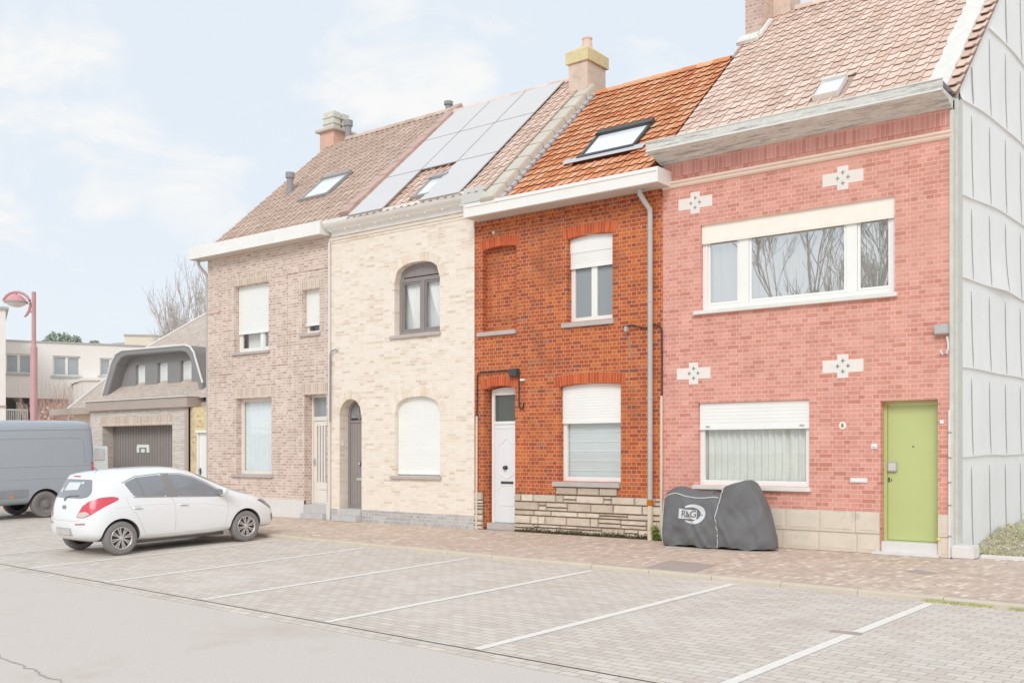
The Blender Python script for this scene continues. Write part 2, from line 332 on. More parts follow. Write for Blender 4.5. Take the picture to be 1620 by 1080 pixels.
mat('interior_grey', (140, 146, 150), .9, .2, .06); mat('pane_grey', (176, 180, 182), .05, .7, .04)
mat('curtain_grey', (236, 237, 230), .9, .1, .06, 4); mat('curtain_white', (252, 249, 244), .9, .1, .03); mat('blind_grey', (220, 225, 224), .8, .2, .03, 3); mat('pleat_blue', (244, 248, 250), .9, .1, .03)
mat('glass_grey', (150, 156, 160), .03, .8, .02); glassmat('glass', (.97, .98, .98), refl=.06); glassmat('glass_bright', (.97, .98, .98), refl=.46)
mat('silver', (206, 206, 204), .3, .6, .05, metal=.3); mat('plate_cream', (242, 232, 210), .5, .3)
mat('asphalt', (220, 211, 202), .9, .12, .11, 60, bump=.6, bs=130, stain=((211, 199, 188), .5, .53)); mat('crack', (186, 178, 172), .95, .1)
brickmat('pavers_grey', [(0, (209, 198, 187)), (.5, (216, 206, 195)), (1, (222, 213, 203))], (178, 165, 152), bw=.22, bh=.11, ms=.012, squash=1, plan=True, rot=KA, bump=.4, var=.05, stain=((226, 216, 208), .7, .52, .6))
brickmat('pavers_clay', [(0, (196, 174, 158)), (.4, (209, 188, 172)), (.85, (219, 200, 184)), (1, (240, 226, 210))], (200, 182, 164), bw=.2, bh=.075, ms=.012, squash=.5, plan=True, rot=KA+R(90), bump=.4, var=.07, stain=((222, 208, 190), 1.2, .54, .6), varscale=2)
brickmat('gutter_setts', [(0, (206, 196, 184)), (1, (226, 216, 206))], (176, 166, 154), bw=.2, bh=.12, ms=.014, squash=1, plan=True, rot=KA, bump=.5)
mat('kerb_stone', (212, 200, 182), .85, .2, .06, 5, bump=.3, stain=((204, 200, 172), 1.8, .56)); mat('joint_dark', (166, 154, 142), .95, .1)
mat('line_white', (240, 235, 227), .8, .2, .05, 9, stain=((222, 213, 203), 7, .6)); mat('earth', (188, 176, 160), .95, .1, .12, 5, bump=.6)
mat('iron_cover', (182, 168, 158), .8, .3, .08, 8, bump=.4)
# ------------------------------------------------------------------ ground, road, bays, pavement
def sheet(name, m, pts):
    mb = MB(); mb.add(pts, [tuple(range(len(pts)))]); o = struct(name, mb, m, recalc=False); return o
far = [Vector((-900, -900, -.6)), Vector((900, -900, -.6)), Vector((900, 900, -.6)), Vector((-900, 900, -.6))]
sheet('ground', MATS['earth'], far)
def strip(name, m, u0, u1, vs, kind='structure', du=6, dz=0):
    mb = MB(); n = max(1, int((u1-u0)/du)); rows = [[UV(u0+(u1-u0)*i/n, v, None)+Vector((0, 0, dz)) for i in range(n+1)] for v in vs]
    for j in range(len(vs)-1):
        for i in range(n): mb.quad(rows[j][i], rows[j][i+1], rows[j+1][i+1], rows[j+1][i])
    o = mb.build(name, m, recalc=False); o['kind'] = kind; return o
strip('road', MATS['asphalt'], -140, 90, [-9, -4, 0, 2, 4, 6, 6.57])
strip('gutter', MATS['gutter_setts'], -140, 90, [6.57, 6.842], du=300)
mb = MB(); mb.quad(*[UV(u, v)+Vector((0, 0, -.012)) for u, v in ((-140, 6.80), (90, 6.80), (90, 6.92), (-140, 6.92))]); struct('gutter_joint', mb, MATS['joint_dark'], recalc=False)
strip('parking', MATS['pavers_grey'], -140, 90, [6.865, 11.96], du=300)
for k, u in enumerate((-1.55, -4.10, -6.60, -8.87, -11.37, -13.95, -16.45, -18.9, -21.6, -24.2, -26.8, -29.4, -32)):
    mb = MB(); segs = [(6.88, 11.66)] if u != -4.10 else [(6.88, 9.52), (9.68, 11.66)]
    for a, b in segs: mb.quad(*[UV(x, v)+Vector((0, 0, .004)) for x, v in ((u-.055, a), (u+.055, a), (u+.055, b), (u-.055, b))])
    struct('parking_line', mb, MATS['line_white'], recalc=False)
mb = MB(); q = UV(-4.16, 9.6)+Vector((0, 0, .006)); mb.box(q.x-.17, q.x+.13, q.y-.05, q.y+.05, q.z-.02, q.z+.004); tag(mb.build('stone_patch', MATS['iron_cover']), 'small dark stone set in the gap of the white bay line', 'stone patch')
# pavement and kerb
mb = MB()
VK = 11.95                                         # kerb: the pavement falls 5 cm from the house fronts to its edge
xs_ = [-52+i*2 for i in range(61)]
def kerb_pt(x, v, z): u = (x-KN.x*v)/KD.x; return UV(u, v, z)
A_ = [kerb_pt(x, VK, -.05) for x in xs_]; B_ = [Vector((x, FY, 0)) for x in xs_]; C_ = [Vector((x, 30, 0)) for x in xs_]
n = len(xs_); mb.add(A_+B_+C_, [(r*n+i, r*n+i+1, (r+1)*n+i+1, (r+1)*n+i) for r in (0, 1) for i in range(n-1)])
mb.add([UV(-140, VK, -.05), UV(-52.9, VK, -.05), Vector((-52, 30, 0)), Vector((-140, 34, 0))], [(0, 1, 2, 3)]); struct('pavement', mb, MATS['pavers_clay'], recalc=False)
mb = MB(); mb.quad(*[UV(u, v, -.062) for u, v in ((-140, VK-.06), (90, VK-.06), (90, VK+.03), (-140, VK+.03))]); struct('kerb_joint', mb, MATS['joint_dark'], recalc=False)
mb = MB(); u = -60.0
while u < 30:
    w = 1.0; a = random.uniform(-.003, .003); k = VK-11.617
    prof = [(11.605+k, -.2), (11.605+k, -.048+a), (11.515+k, -.049+a), (11.49+k, -.056+a), (11.478+k, -.075+a), (11.47+k, -.2)]
    A = [UV(u+.004, v, z) for v, z in prof]; B = [UV(u+w-.004, v, z) for v, z in prof]; n = len(prof)
    mb.add(A+B, [(i, i+1, n+i+1, n+i) for i in range(n-1)]+[tuple(range(n)), tuple(range(2*n-1, n-1, -1))]); u += w
struct('kerb', mb, MATS['kerb_stone'])
mb = MB(); mb.quad(*[UV(u, v, z) for u, v, z in ((-60, VK-.145, -.115), (30, VK-.145, -.115), (30, VK-.02, -.06), (-60, VK-.02, -.06))]); struct('kerb_bed', mb, MATS['joint_dark'], recalc=False)
# hairline crack across the asphalt
mb = MB(); pts = []
for i in range(26):
    t = i/25; x, y = -12.2+5.2*t, 5.35-1.35*t
    r_ = ray(0+130*t-20, 1028+52*t); pz = H+.285; k = -pz/r_.z; pts.append(Vector((r_.x*k+random.uniform(-.03, .03), r_.y*k+random.uniform(-.03, .03), 0)))
for i in range(25):
    a, b = pts[i], pts[i+1]; w = .006+.006*random.random(); d = Vector((0, w, 0))
    def on(p): v = p.dot(KN); return Vector((p.x, p.y, zg(v)+.004))
    mb.quad(on(a-d), on(b-d), on(b+d), on(a+d))
struct('road_crack', mb, MATS['crack'], recalc=False)
# covers in the pavement
def gpt(px, py, z=0):
    r = ray(px, py)
    for _ in range(3):
        k = (z-H)/r.z; P = Vector((r.x*k, r.y*k, z)); v = P.dot(KN); z = -.05*max(0, min(1, (FY-P.y)/(FY-(VK-.062*P.x))))
    return P
mb = MB(); P4 = [gpt(*p) for p in ((1022, 898), (1060, 886), (1133, 893), (1098, 905))]
mb.plate([(p.x, p.y) for p in P4], [], lambda p, d: (p[0], p[1], d-.052+(.0)+.0137*(p[1]-(VK-.062*p[0]))), .008, -.02); tag(mb.build('manhole_cover', MATS['iron_cover']), 'large flat brown cover plate in the clay pavement near the kerb', 'manhole cover')
mb = MB(); P4 = [gpt(*p) for p in ((1432, 903.5), (1450, 901.5), (1484, 906), (1468, 909))]
mb.plate([(p.x, p.y) for p in P4], [], lambda p, d: (p[0], p[1], d-.05+.0137*(p[1]-(VK-.062*p[0]))), .008, -.02); tag(mb.build('pavement_cover', MATS['iron_cover']), 'narrow brown cover in the pavement below the green door', 'manhole cover')
# ------------------------------------------------------------------ pieces of a house
def wall(house, name, m, outline, holes, y=FY, t=.32):
    mb = MB(); mb.plate(outline, holes, wf, y, y+t); return mb.build(name, m, house)
def shutter_mesh(x0, x1, z0, z1, y, step=.048, bot=True):
    mb = MB(); n = max(1, round((z1-z0)/step)); h = (z1-z0)/n; pr = []
    for i in range(n):
        z = z0+i*h; pr += [(y-.001, z+.06*h), (y-.004, z+.25*h), (y-.004, z+.85*h), (y-.001, z+.97*h), (y+.003, z+h)]
    vs = [(x, a, b) for x in (x0, x1) for a, b in pr]; k = len(pr)
    mb.add(vs, [(i, i+1, k+i+1, k+i) for i in range(k-1)])
    if bot: mb.box(x0, x1, y-.012, y+.015, z0-.05, z0+.004)
    return mb
def curtain_mesh(x0, x1, z0, z1, y, amp=.03, wl=.14, jit=.35, seed=1):
    rd = random.Random(seed); mb = MB(); n = int((x1-x0)/wl*8)+2; ph = 0; xs = []
    for i in range(n+1):
        t = i/n; ph += 2*math.pi*(x1-x0)/n/wl*(1+rd.uniform(-jit, jit)); xs.append((x0+(x1-x0)*t, y+amp*math.sin(ph)))
    vs = [(x, yy, z) for z in (z0, (z0+z1)/2, z1) for x, yy in xs]; k = n+1
    mb.add(vs, [(r*k+i, r*k+i+1, (r+1)*k+i+1, (r+1)*k+i) for r in (0, 1) for i in range(n)]); return mb
def sill(parent, x0, x1, z0, z1, m, proj=.06, y=FY):
    mb = MB(); mb.add([(x, yy, z) for x in (x0, x1) for yy, z in ((y-proj, z0), (y-proj, z1-.012), (y+.16, z1), (y+.16, z0))], [(0, 1, 2, 3), (7, 6, 5, 4), (0, 4, 5, 1), (1, 5, 6, 2), (2, 6, 7, 3), (3, 7, 4, 0)])
    return mb.build('sill', m, parent, bevel=.004)
def window(house, hole, dep=.14, m='white_pvc', fw=.07, fd=.06, bars=(), bw=.08, rails=(), rw=.06, pane='glass', shut=None, shm='white_pvc', step=.048, sash=0, zhead=None, y=FY, box=None):
    xs = [p[0] for p in hole]; zs = [p[1] for p in hole]; x0, x1, z0, z1 = min(xs), max(xs), min(zs), max(zs); yy = y+dep
    mb = MB(); out = inset(hole, -.012); inn = inset(hole, fw); mb.plate(out, [inn], wf, yy, yy+fd)
    for b in bars: mb.box(b-bw/2, b+bw/2, yy-.004, yy+fd-.004, z0+fw*.8, (zhead or z1)-fw*.6)
    for r in rails: mb.box(x0+fw*.8, x1-fw*.8, yy-.002, yy+fd-.002, r-rw/2, r+rw/2)
    if sash:
        edges = [x0+fw]+[v for b in bars for v in (b-bw/2, b+bw/2)]+[x1-fw]; top = (rails[0]-rw/2) if rails else z1-fw
        for i in range(0, len(edges), 2):
            a, b = edges[i], edges[i+1]; mb.plate(rect(a+.004, b-.004, z0+fw+.004, top-.004), [rect(a+sash, b-sash, z0+fw+sash, top-sash)], wf, yy+.012, yy+fd-.006)
    w = mb.build('window', MATS[m], house, bevel=.003)
    mb = MB(); mb.plate(inset(hole, fw*.6), [], wf, yy+fd*.55, yy+fd*.55+.006); mb.build('pane', MATS[pane], w)
    if shut:
        mb = shutter_mesh(x0+.008, x1-.008, shut+.05, box or z1+.0, yy-.035, step)
        if box: mb.box(x0+.006, x1-.006, yy-.05, yy, box, z1+.01)
        mb.build('shutter', MATS[shm], w)
    return w
def voussoirs(house, x0, x1, zs, zc, th, n, m, y=FY, flat=False, over=.0, mortar=None, seed=3):
    rd = random.Random(seed); mb = MB(); back = MB(); c = (x0+x1)/2; w = (x1-x0)/2; h = max(zc-zs, .004); rad = (w*w+h*h)/(2*h); cz = zc-rad; a0 = math.asin(min(1, w/rad))*(1+over)
    P = lambda ang, rr: (c+rr*math.sin(ang), cz+rr*math.cos(ang))
    for i in range(n):
        a = -a0+2*a0*i/n; b = -a0+2*a0*(i+1)/n; g = (b-a)*.11; q = [P(a+g, rad), P(b-g, rad), P(b-g, rad+th-.008), P(a+g, rad+th-.008)]
        mb.plate(q, [], wf, y-.009-rd.random()*.003, y+.02, a=rd.random())
    seg = [P(-a0+2*a0*i/20, rad-.001) for i in range(21)]+[P(a0-2*a0*i/20, rad+th) for i in range(21)]
    back.plate(seg, [], wf, y-.004, y+.02)
    o = mb.build('brick_arch', m, house, attr=True); back.build('arch_mortar', mortar or MATS['ashlar_joint'], o); return o
class Roof:
    """plane rising from (y0, z0) at the given pitch"""
    def __init__(s, y0, z0, pitch): s.y0, s.z0, s.p = y0, z0, R(pitch); s.c, s.s = math.cos(s.p), math.sin(s.p)
    def at(s, x, q, h=0): return Vector((x, s.y0+q*s.c-h*s.s, s.z0+q*s.s+h*s.c))
    def hit(s, px, py, h=0):
        r = ray(px, py); o = Vector((0, 0, H)); n = Vector((0, -s.s, s.c)); p0 = s.at(0, 0, h); k = (p0-o).dot(n)/r.dot(n); P = o+r*k
        return P.x, (P-p0).dot(Vector((0, s.c, s.s)))
    def plate(s, mb, outer, holes, h0, h1, a=None): return mb.plate(outer, holes, lambda p, d: s.at(p[0], p[1], d), h1, h0, a=a)
def tiles(house, name, R_, x0, x1, q0, q1, tw, gauge, m, gap, holes=(), hgt=.035, lift=.03, xedge=None, seed=1, prof=None):
    """interlocking pantiles: every tile a curved shell lapped over the one below, one mesh for the covering"""
    rd = random.Random(seed); mb = MB(); lip = MB(); nc = max(1, round((x1-x0)/tw)); w = (x1-x0)/nc; nr = max(1, math.ceil((q1-q0)/gauge)); K = 8
    prof = prof or [(0, .10), (.12, .02), (.3, 0), (.5, .03), (.64, .2), (.76, .66), (.87, .97), (.95, 1.0), (1.015, .8)]
    for r in range(nr):
        for c in range(nc):
            xa = x0+c*w; qa = q0+r*gauge; qb = min(qa+gauge*1.12, q1+.02); xm, qm = xa+w/2, qa+gauge/2
            if any(h[0] < xm < h[1] and h[2] < qm < h[3] for h in holes): continue
            if xedge and not xedge(xm, qm): continue
            j = rd.uniform(-.005, .005); k = rd.uniform(-.004, .004); sk = rd.uniform(-.005, .005); n = len(prof)
            lo = [R_.at(xa+t*w+sk, qa+k, lift+h*hgt+j) for t, h in prof]; hi = [R_.at(xa+t*w, qb, h*hgt+j*.3-.004) for t, h in prof]
            bl = [R_.at(xa+t*w+sk, qa+k+.004, lift+j-.014) for t, h in prof]
            mb.add(lo+hi, [(i, i+1, n+i+1, n+i) for i in range(n-1)], a=rd.random())
            lip.add(lo+bl, [(i+1, i, n+i, n+i+1) for i in range(n-1)])  # lips and side steps coloured darker to deepen the shade between tiles
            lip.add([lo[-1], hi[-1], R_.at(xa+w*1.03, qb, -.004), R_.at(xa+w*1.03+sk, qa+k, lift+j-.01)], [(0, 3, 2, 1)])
    o = mb.build(name, m, house, attr=True, smooth=True)
    for h in (): pass
    hol = [[(a, b), (c_, b), (c_, d), (a, d)] for a, c_, b, d in [(h[0]+.02, h[1]-.02, h[2]+.02, h[3]-.02) for h in holes if h[0] > x0+.05 and h[1] < x1-.05 and h[2] > q0+.05 and h[3] < q1-.05]]
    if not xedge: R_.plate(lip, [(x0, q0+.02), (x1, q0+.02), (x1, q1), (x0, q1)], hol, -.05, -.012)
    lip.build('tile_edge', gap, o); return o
def ridge(house, R_, x0, x1, q, m, step=.38, rad=.1, name='ridge_tiles', seed=2):
    rd = random.Random(seed); mb = MB(); n = round((x1-x0)/step); w = (x1-x0)/n
    for i in range(n):
        c = R_.at(0, q); rr = rad*rd.uniform(.97, 1.05); xa = x0+i*w; vs = []
        for x, s_ in ((xa-.02, 1.0), (xa+w, .9)):
            for k in range(9):
                a = math.pi*(-.08+1.16*k/8); vs.append((x, c.y-rr*s_*math.cos(a), c.z+rr*s_*math.sin(a)-.02+rd.uniform(-.002, .002)))
        mb.add(vs, [(k, k+1, 9+k+1, 9+k) for k in range(8)]+[tuple(range(9))], a=rd.random())
    return mb.build(name, m, house, attr=True, smooth=True)
def skylight(house, R_, pts, fm, fw=.07, lead=None, h=.07):
    """roof window on the four photo corners (bottom-left, bottom-right, top-right, top-left)"""
    c = [R_.hit(*p, h) for p in pts]; xa = (c[0][0]+c[3][0])/2; xb = (c[1][0]+c[2][0])/2; qa = (c[0][1]+c[1][1])/2; qb = (c[2][1]+c[3][1])/2
    mb = MB(); R_.plate(mb, rect(xa, xb, qa, qb), [rect(xa+fw, xb-fw, qa+fw*1.3, qb-fw*1.6)], -.02, h)
    R_.plate(mb, rect(xa-.01, xb+.01, qb-fw*1.7, qb+.03), [], .0, h+.035); R_.plate(mb, rect(xa-.01, xb+.01, qa-.02, qa+fw*.9), [], .0, h+.02)
    s_ = mb.build('skylight', fm, house, bevel=.006)
    mb = MB(); R_.plate(mb, rect(xa+fw*.5, xb-fw*.5, qa+fw*.6, qb-fw), [], h-.035, h-.025); mb.build('pane', MATS['skylight_glass'], s_)
    if lead:
        mb = MB(); R_.plate(mb, rect(xa-lead[0], xb+lead[1], qa-lead[2], qa+.02), [], .062, .070); mb.build('flashing', MATS['lead_grey'], s_)
    return s_, (xa-.03, xb+.03, qa-.02, qb+.03)
def solid_back(house, m, x0, x1, zt, y0=FY+.3, y1=FY+9.6, ridge_y=None, ridge_z=None, left=True, right=True, back=True):
    mb = MB()
    ry = ridge_y or (y0+y1)/2; rz = ridge_z or zt
    for on, x in ((left, x0), (right, x1)):
        if on: mb.quad((x, y0, 0), (x, y1, 0), (x, y1, zt), (x, ry, rz), (x, y0, zt))
    if back: mb.quad((x0, y1, 0), (x1, y1, 0), (x1, y1, zt), (x0, y1, zt))
    return mb.build('side_wall', m, house, recalc=False)
def cable(name, pts, r, m, parent): mb = MB(); mb.tube(pts, r, 6); return mb.build(name, m, parent, smooth=True)
M_ = MATS
XA, XAB, XBC, XCD, XD = -22.83, -18.07, -13.60, -9.15, -4.19
# ================================================================== house A: dun brick, far left of the row
A = thing('terraced_house', 'dun brick terraced house with brown tiled roof at the left end of the row', 'house', ((XA+XAB)/2, FY, 0), 'terraced houses in the row')
hAu = rect(-21.70, -20.31, 4.13, 5.83); hAs = rect(-19.05, -18.42, 4.44, 5.48); hAl = rect(-21.62, -20.20, 1.03, 2.95); hAd = rect(-18.97, -18.17, .0, 2.96)
wall(A, 'wall', M_['brick_dun'], rect(XA, XAB-.004, 0, 6.66), [hAu, hAs, hAl, hAd])
solid_back(A, M_['brick_dun'], XA+.001, XAB-.02, 6.6, ridge_y=19.9, ridge_z=10.4, right=False)
w = window(A, hAu, .17, bars=(-20.78,), bw=.11, shut=4.60, fw=.08, sash=.035)
curtain_mesh(-21.6, -20.35, 4.15, 4.8, FY+.36, .02, .1, seed=2).build('curtain', M_['curtain_white'], w); sill(w, -21.74, -20.26, 4.06, 4.135, M_['stone_sill'])
w = window(A, hAs, .17, shut=4.62, fw=.06); curtain_mesh(-19.0, -18.45, 4.45, 5.0, FY+.36, .01, .1).build('curtain', M_['interior_grey'], w); sill(w, -19.1, -18.38, 4.36, 4.44, M_['stone_sill'])
w = window(A, hAl, .17, fw=.08, m='cream_frame'); curtain_mesh(-21.6, -20.2, 1.05, 2.93, FY+.27, .025, .11, .2, 5).build('curtain', M_['pleat_blue'], w); sill(w, -21.78, -20.14, .95, 1.035, M_['stone_sill'])
for x0, x1, z in ((-21.86, -20.2, 5.83), (-19.14, -18.32, 5.48), (-21.74, -20.1, 2.95), (-19.05, -18.09, 2.965)):
    mb = MB(); mb.box(x0, x1, FY-.006, FY+.05, z+.003, z+.26); mb.build('soldier_course', M_['brick_dun_soldier'], A)
# stepped relief courses
mb = MB()
for a, b, c, d in (((-19.66, 5.93), (-18.08, 5.99)), ((-19.66, 3.80), (-19.60, 5.93)), ((-20.22, 3.74), (-19.60, 3.80)), ((-22.83, 5.22), (-22.35, 5.28)), ((-22.42, 3.62), (-21.8, 3.68)), ((-21.84, 3.68), (-21.78, 4.05))) if False else ():
    pass
for (a, b), (c, d) in (((-19.66, 5.93), (-18.08, 6.0)), ((-19.66, 3.80), (-19.59, 5.93)), ((-20.24, 3.73), (-19.59, 3.80)), ((-22.82, 5.22), (-22.30, 5.29)), ((-22.40, 3.60), (-21.78, 3.67)), ((-21.85, 3.67), (-21.78, 4.05))):
    mb = MB(); mb.box(a, c, FY-.022, FY+.02, b, d); mb.build('relief_course', M_['brick_dun'], A)
mb = MB(); mb.box(XA+.01, -18.97, FY-.02, FY+.05, 0, .43); mb.build('plinth', M_['pale_stone'], A, bevel=.004); mb = MB(); mb.box(-18.17, XAB-.02, FY-.02, FY+.05, 0, .42); mb.build('plinth', M_['pale_stone'], A, bevel=.004)
mb = MB(); mb.box(-18.98, -18.16, FY-.13, FY+.2, 0, .13); mb.box(-18.96, -18.175, FY-.015, FY+.2, .13, .335); mb.build('doorstep', M_['bluestone'], A, bevel=.006)
# door with transom and five upright lights
mb = MB(); x0, x1, y = -18.96, -18.18, FY+.22
mb.plate(rect(x0, x1, .33, 2.96), [rect(x0+.06, x1-.06, .36, 2.34), rect(x0+.06, x1-.06, 2.44, 2.90)], wf, y, y+.07)
fr = mb.build('door_frame', M_['cream_frame'], A, bevel=.004)
mb = MB(); sl_ = [rect(x0+.17+i*.1, x0+.215+i*.1, .86, 2.22) for i in range(5)]; mb.plate(rect(x0+.065, x1-.065, .365, 2.335), sl_, wf, y+.02, y+.06); d = mb.build('door', M_['cream_frame'], A, bevel=.003)
mb = MB(); mb.plate(rect(x0+.14, x1-.14, .8, 2.25), [], wf, y+.045, y+.05); mb.plate(rect(x0+.05, x1-.05, 2.44, 2.91), [], wf, y+.04, y+.045); mb.build('pane', M_['mid_glass'], d)
mb = MB(); mb.box(x0+.1, x0+.13, y-.03, y+.02, 1.28, 1.42); mb.tube([(x0+.115, y-.03, 1.36), (x0+.115, y-.06, 1.36), (x0+.2, y-.06, 1.36)], .01, 6); mb.build('handle', M_['silver'], d)
mb = MB(); mb.box(x0+.28, x0+.56, y+.0, y+.022, .69, .75); mb.build('letter_slot', M_['cream_frame'], d, bevel=.003)
# eaves box and soffit
mb = MB(); prof = [(15.64, 6.64), (15.64, 6.94), (15.68, 6.96), (15.72, 6.96), (15.72, 6.90), (15.9, 6.9), (16.05, 6.9), (16.05, 6.64)]
vs = [(x, a, b) for x in (-23.16, -18.0) for a, b in prof]; n = len(prof); mb.add(vs, [(i, (i+1) % n, n+(i+1) % n, n+i) for i in range(n)]+[tuple(range(n)), tuple(range(2*n-1, n-1, -1))]); eA = mb.build('eaves_box', M_['white_fascia'], A)
mb = MB(); mb.box(-23.15, -18.01, 15.65, 16.0, 6.632, 6.638); mb.build('soffit', M_['soffit'], eA)
mb = MB(); mb.tube([(-22.98, 15.8, 6.65), (-22.98, 15.82, 6.5), (-22.95, 15.9, 6.4), (-22.92, 15.97, 6.32), (-22.88, 16.02, 6.2), (-22.88, 16.04, 0)], .04, 10); mb.build('downpipe', M_['zinc'], A, smooth=True)
RA = Roof(15.55, 6.72, 41.7); QA = (10.52-6.72)/RA.s
skA, hA = skylight(A, RA, [(475, 313), (512, 311), (548, 275), (518, 276)], M_['skylight_frame_pale'])
stA = MB
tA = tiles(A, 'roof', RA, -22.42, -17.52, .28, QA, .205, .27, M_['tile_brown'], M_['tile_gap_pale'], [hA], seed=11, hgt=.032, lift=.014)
ridge(A, RA, -21.6, -17.3, QA, M_['tile_brown'])
mb = MB(); n = 17
for i in range(n):
    q0, q1 = .12+i*(QA-.1)/n, .12+(i+1.03)*(QA-.1)/n
    RA.plate(mb, rect(-17.53, -17.24, max(q0, .42), max(q1, .43)), [], -.05, .115-.012*(i % 2)); mb.a[-1] = .5
mb.build('verge_tiles', M_['verge_red'], A, bevel=.008)
mb = MB()
mb.quad(RA.at(-22.4, .1, -.03), RA.at(-22.4, QA, -.03), (-22.4, 24.2, 6.8), (-22.4, 25.2, 6.8)) if False else None
mb.quad(RA.at(-22.5, QA, -.02), RA.at(-17.4, QA, -.02), (-17.4, 24.9, 6.6), (-22.5, 24.9, 6.6)); mb.build('rear_roof', M_['tile_gap_pale'], A, recalc=False)
# chimney with its two stacked cowls, vents
mb = MB(); mb.box(-22.58, -21.98, 19.62, 20.35, 9.7, 10.83); ch = mb.build('chimney', M_['chimney_render'], A, bevel=.01); ch.data.materials[0] = mat('chimney_red', (226, 186, 168), .9, .15, .08, 4)
mb = MB(); mb.box(-22.68, -21.88, 19.52, 20.45, 10.83, 10.91); mb.build('cap', M_['cement_coping'], ch, bevel=.01)
mat('cowl_stone', (222, 218, 204), .9, .15, .1, 7, stain=((214, 208, 170), 6, .58))
for y in (19.68, 20.02):
    mb = MB()
    for k, (s_, z) in enumerate(((.17, 10.91), (.2, 11.06), (.17, 11.09), (.2, 11.24), (.17, 11.27))): mb.box(-22.28-s_*1.25, -22.28+s_*1.25, y+.15-s_*.8, y+.15+s_*.8, z, z+(.15 if k % 2 == 0 else .035))
    mb.build('pot', M_['cowl_stone'], ch, bevel=.008)
def vent(house, x, y, z, h, r, name='vent_pipe'):
    mb = MB(); mb.lathe([(0, -.2), (r*.7, -.2), (r*.7, h*.72), (r, h*.74), (r, h), (0, h+.01)], (x, y, z), 14); return mb.build(name, M_['grey_vent'], house, smooth=True)
p = RA.hit(459, 306); q = RA.at(*p); vent(A, q.x, q.y, q.z, .55, .12)
vent(A, -21.62, 19.85, 10.45, .62, .13); vent(A, -17.95, 20.05, 10.55, .33, .12)
# ================================================================== house B: cream brick with solar panels
B = thing('terraced_house', 'cream brick terraced house with arched openings and solar panels on its roof', 'house', ((XAB+XBC)/2, FY, 0), 'terraced houses in the row')
hBu = arch(-15.93, -14.57, 4.17, 5.33, 5.73, e=2.5); hBl = arch(-15.93, -14.56, 1.07, 2.42, 2.80, e=2.5); hBd = arch(-17.72, -16.98, 0, 2.42, 2.81, e=2)
wall(B, 'wall', M_['brick_cream'], rect(XAB+.001, XBC-.004, 0, 6.66), [hBu, hBl, hBd])
solid_back(B, M_['brick_cream'], XAB+.02, XBC-.02, 6.6, ridge_y=19.7, ridge_z=10.2, left=False, right=False)
w = window(B, hBu, .16, m='grey_frame', fw=.095, bars=(-15.22,), bw=.11, rails=(5.38,), rw=.09, sash=.04, zhead=5.4)
mb = MB(); mb.plate(inset(arch(-15.93, -14.57, 5.40, 5.42, 5.73, e=2.5), .05), [], wf, FY+.172, FY+.21); mb.build('head_panel', M_['grey_frame'], w)
for xa, xb, s_ in ((-15.83, -15.28, 1), (-15.14, -14.66, -1)):       # tied-back net curtains
    mb = MB(); n = 24; rows = []
    for j in range(15):
        t = j/14; z = 5.33-t*1.05; wd = (xb-xa)*(1-.62*min(1, (t/.8))**1.3) if t < .8 else (xb-xa)*(.38+.12*(t-.8)/.2); c = ((xa+xb)/2 if s_ > 0 else xb-wd/2-.02)+(.06*s_*t if s_ > 0 else 0)
        rows.append([(c-wd/2+wd*i/n, FY+.28+.02*math.sin(i*1.7+j*.12), z) for i in range(n+1)])
    mb.add([q for r_ in rows for q in r_], [(j*(n+1)+i, j*(n+1)+i+1, (j+1)*(n+1)+i+1, (j+1)*(n+1)+i) for j in range(14) for i in range(n)]); mb.build('curtain', M_['curtain_white'], w, smooth=True)
mb = MB(); mb.box(-15.95, -14.55, FY+.36, FY+.37, 4.1, 5.8); mb.build('room_shade', mat('room_pale', (244, 244, 244), .9, .1, .08, 1.5), w)
sill(w, -16.04, -14.54, 4.09, 4.17, M_['stone_sill'])
w = window(B, hBl, .15, m='white_pvc', shut=1.10, fw=.06); sill(w, -16.03, -14.52, 1.0, 1.075, M_['stone_sill'])
# radial bricks over the three arches
for (x0, x1, zs, zc, e), n in (((-15.93, -14.57, 5.33, 5.73, 2.5), 16), ((-15.93, -14.56, 2.42, 2.80, 2.5), 16), ((-17.72, -16.98, 2.42, 2.81, 2), 14)):
    P_ = arch(x0, x1, zs, zs, zc, n=n, e=e)[2:]; mb = MB(); rd = random.Random(n)
    for i in range(len(P_)-1):
        a, b = Vector(P_[i]), Vector(P_[i+1]); t = (b-a).normalized(); nn = Vector((t.y, -t.x)); 
        if (b-a).length < .02: continue
        a2, b2 = a+t*.006, b-t*.006; l = .2+.0*rd.random(); q = [tuple(a2), tuple(b2), tuple(b2+nn*l), tuple(a2+nn*l)]; mb.plate(q[::-1], [], wf, FY-.006, FY+.02, a=rd.random())
    mb.build('brick_arch', tilemat('voussoir_cream%d' % n, [(0, (228, 208, 182)), (.5, (240, 226, 208)), (1, (246, 234, 220))]), B, attr=True)
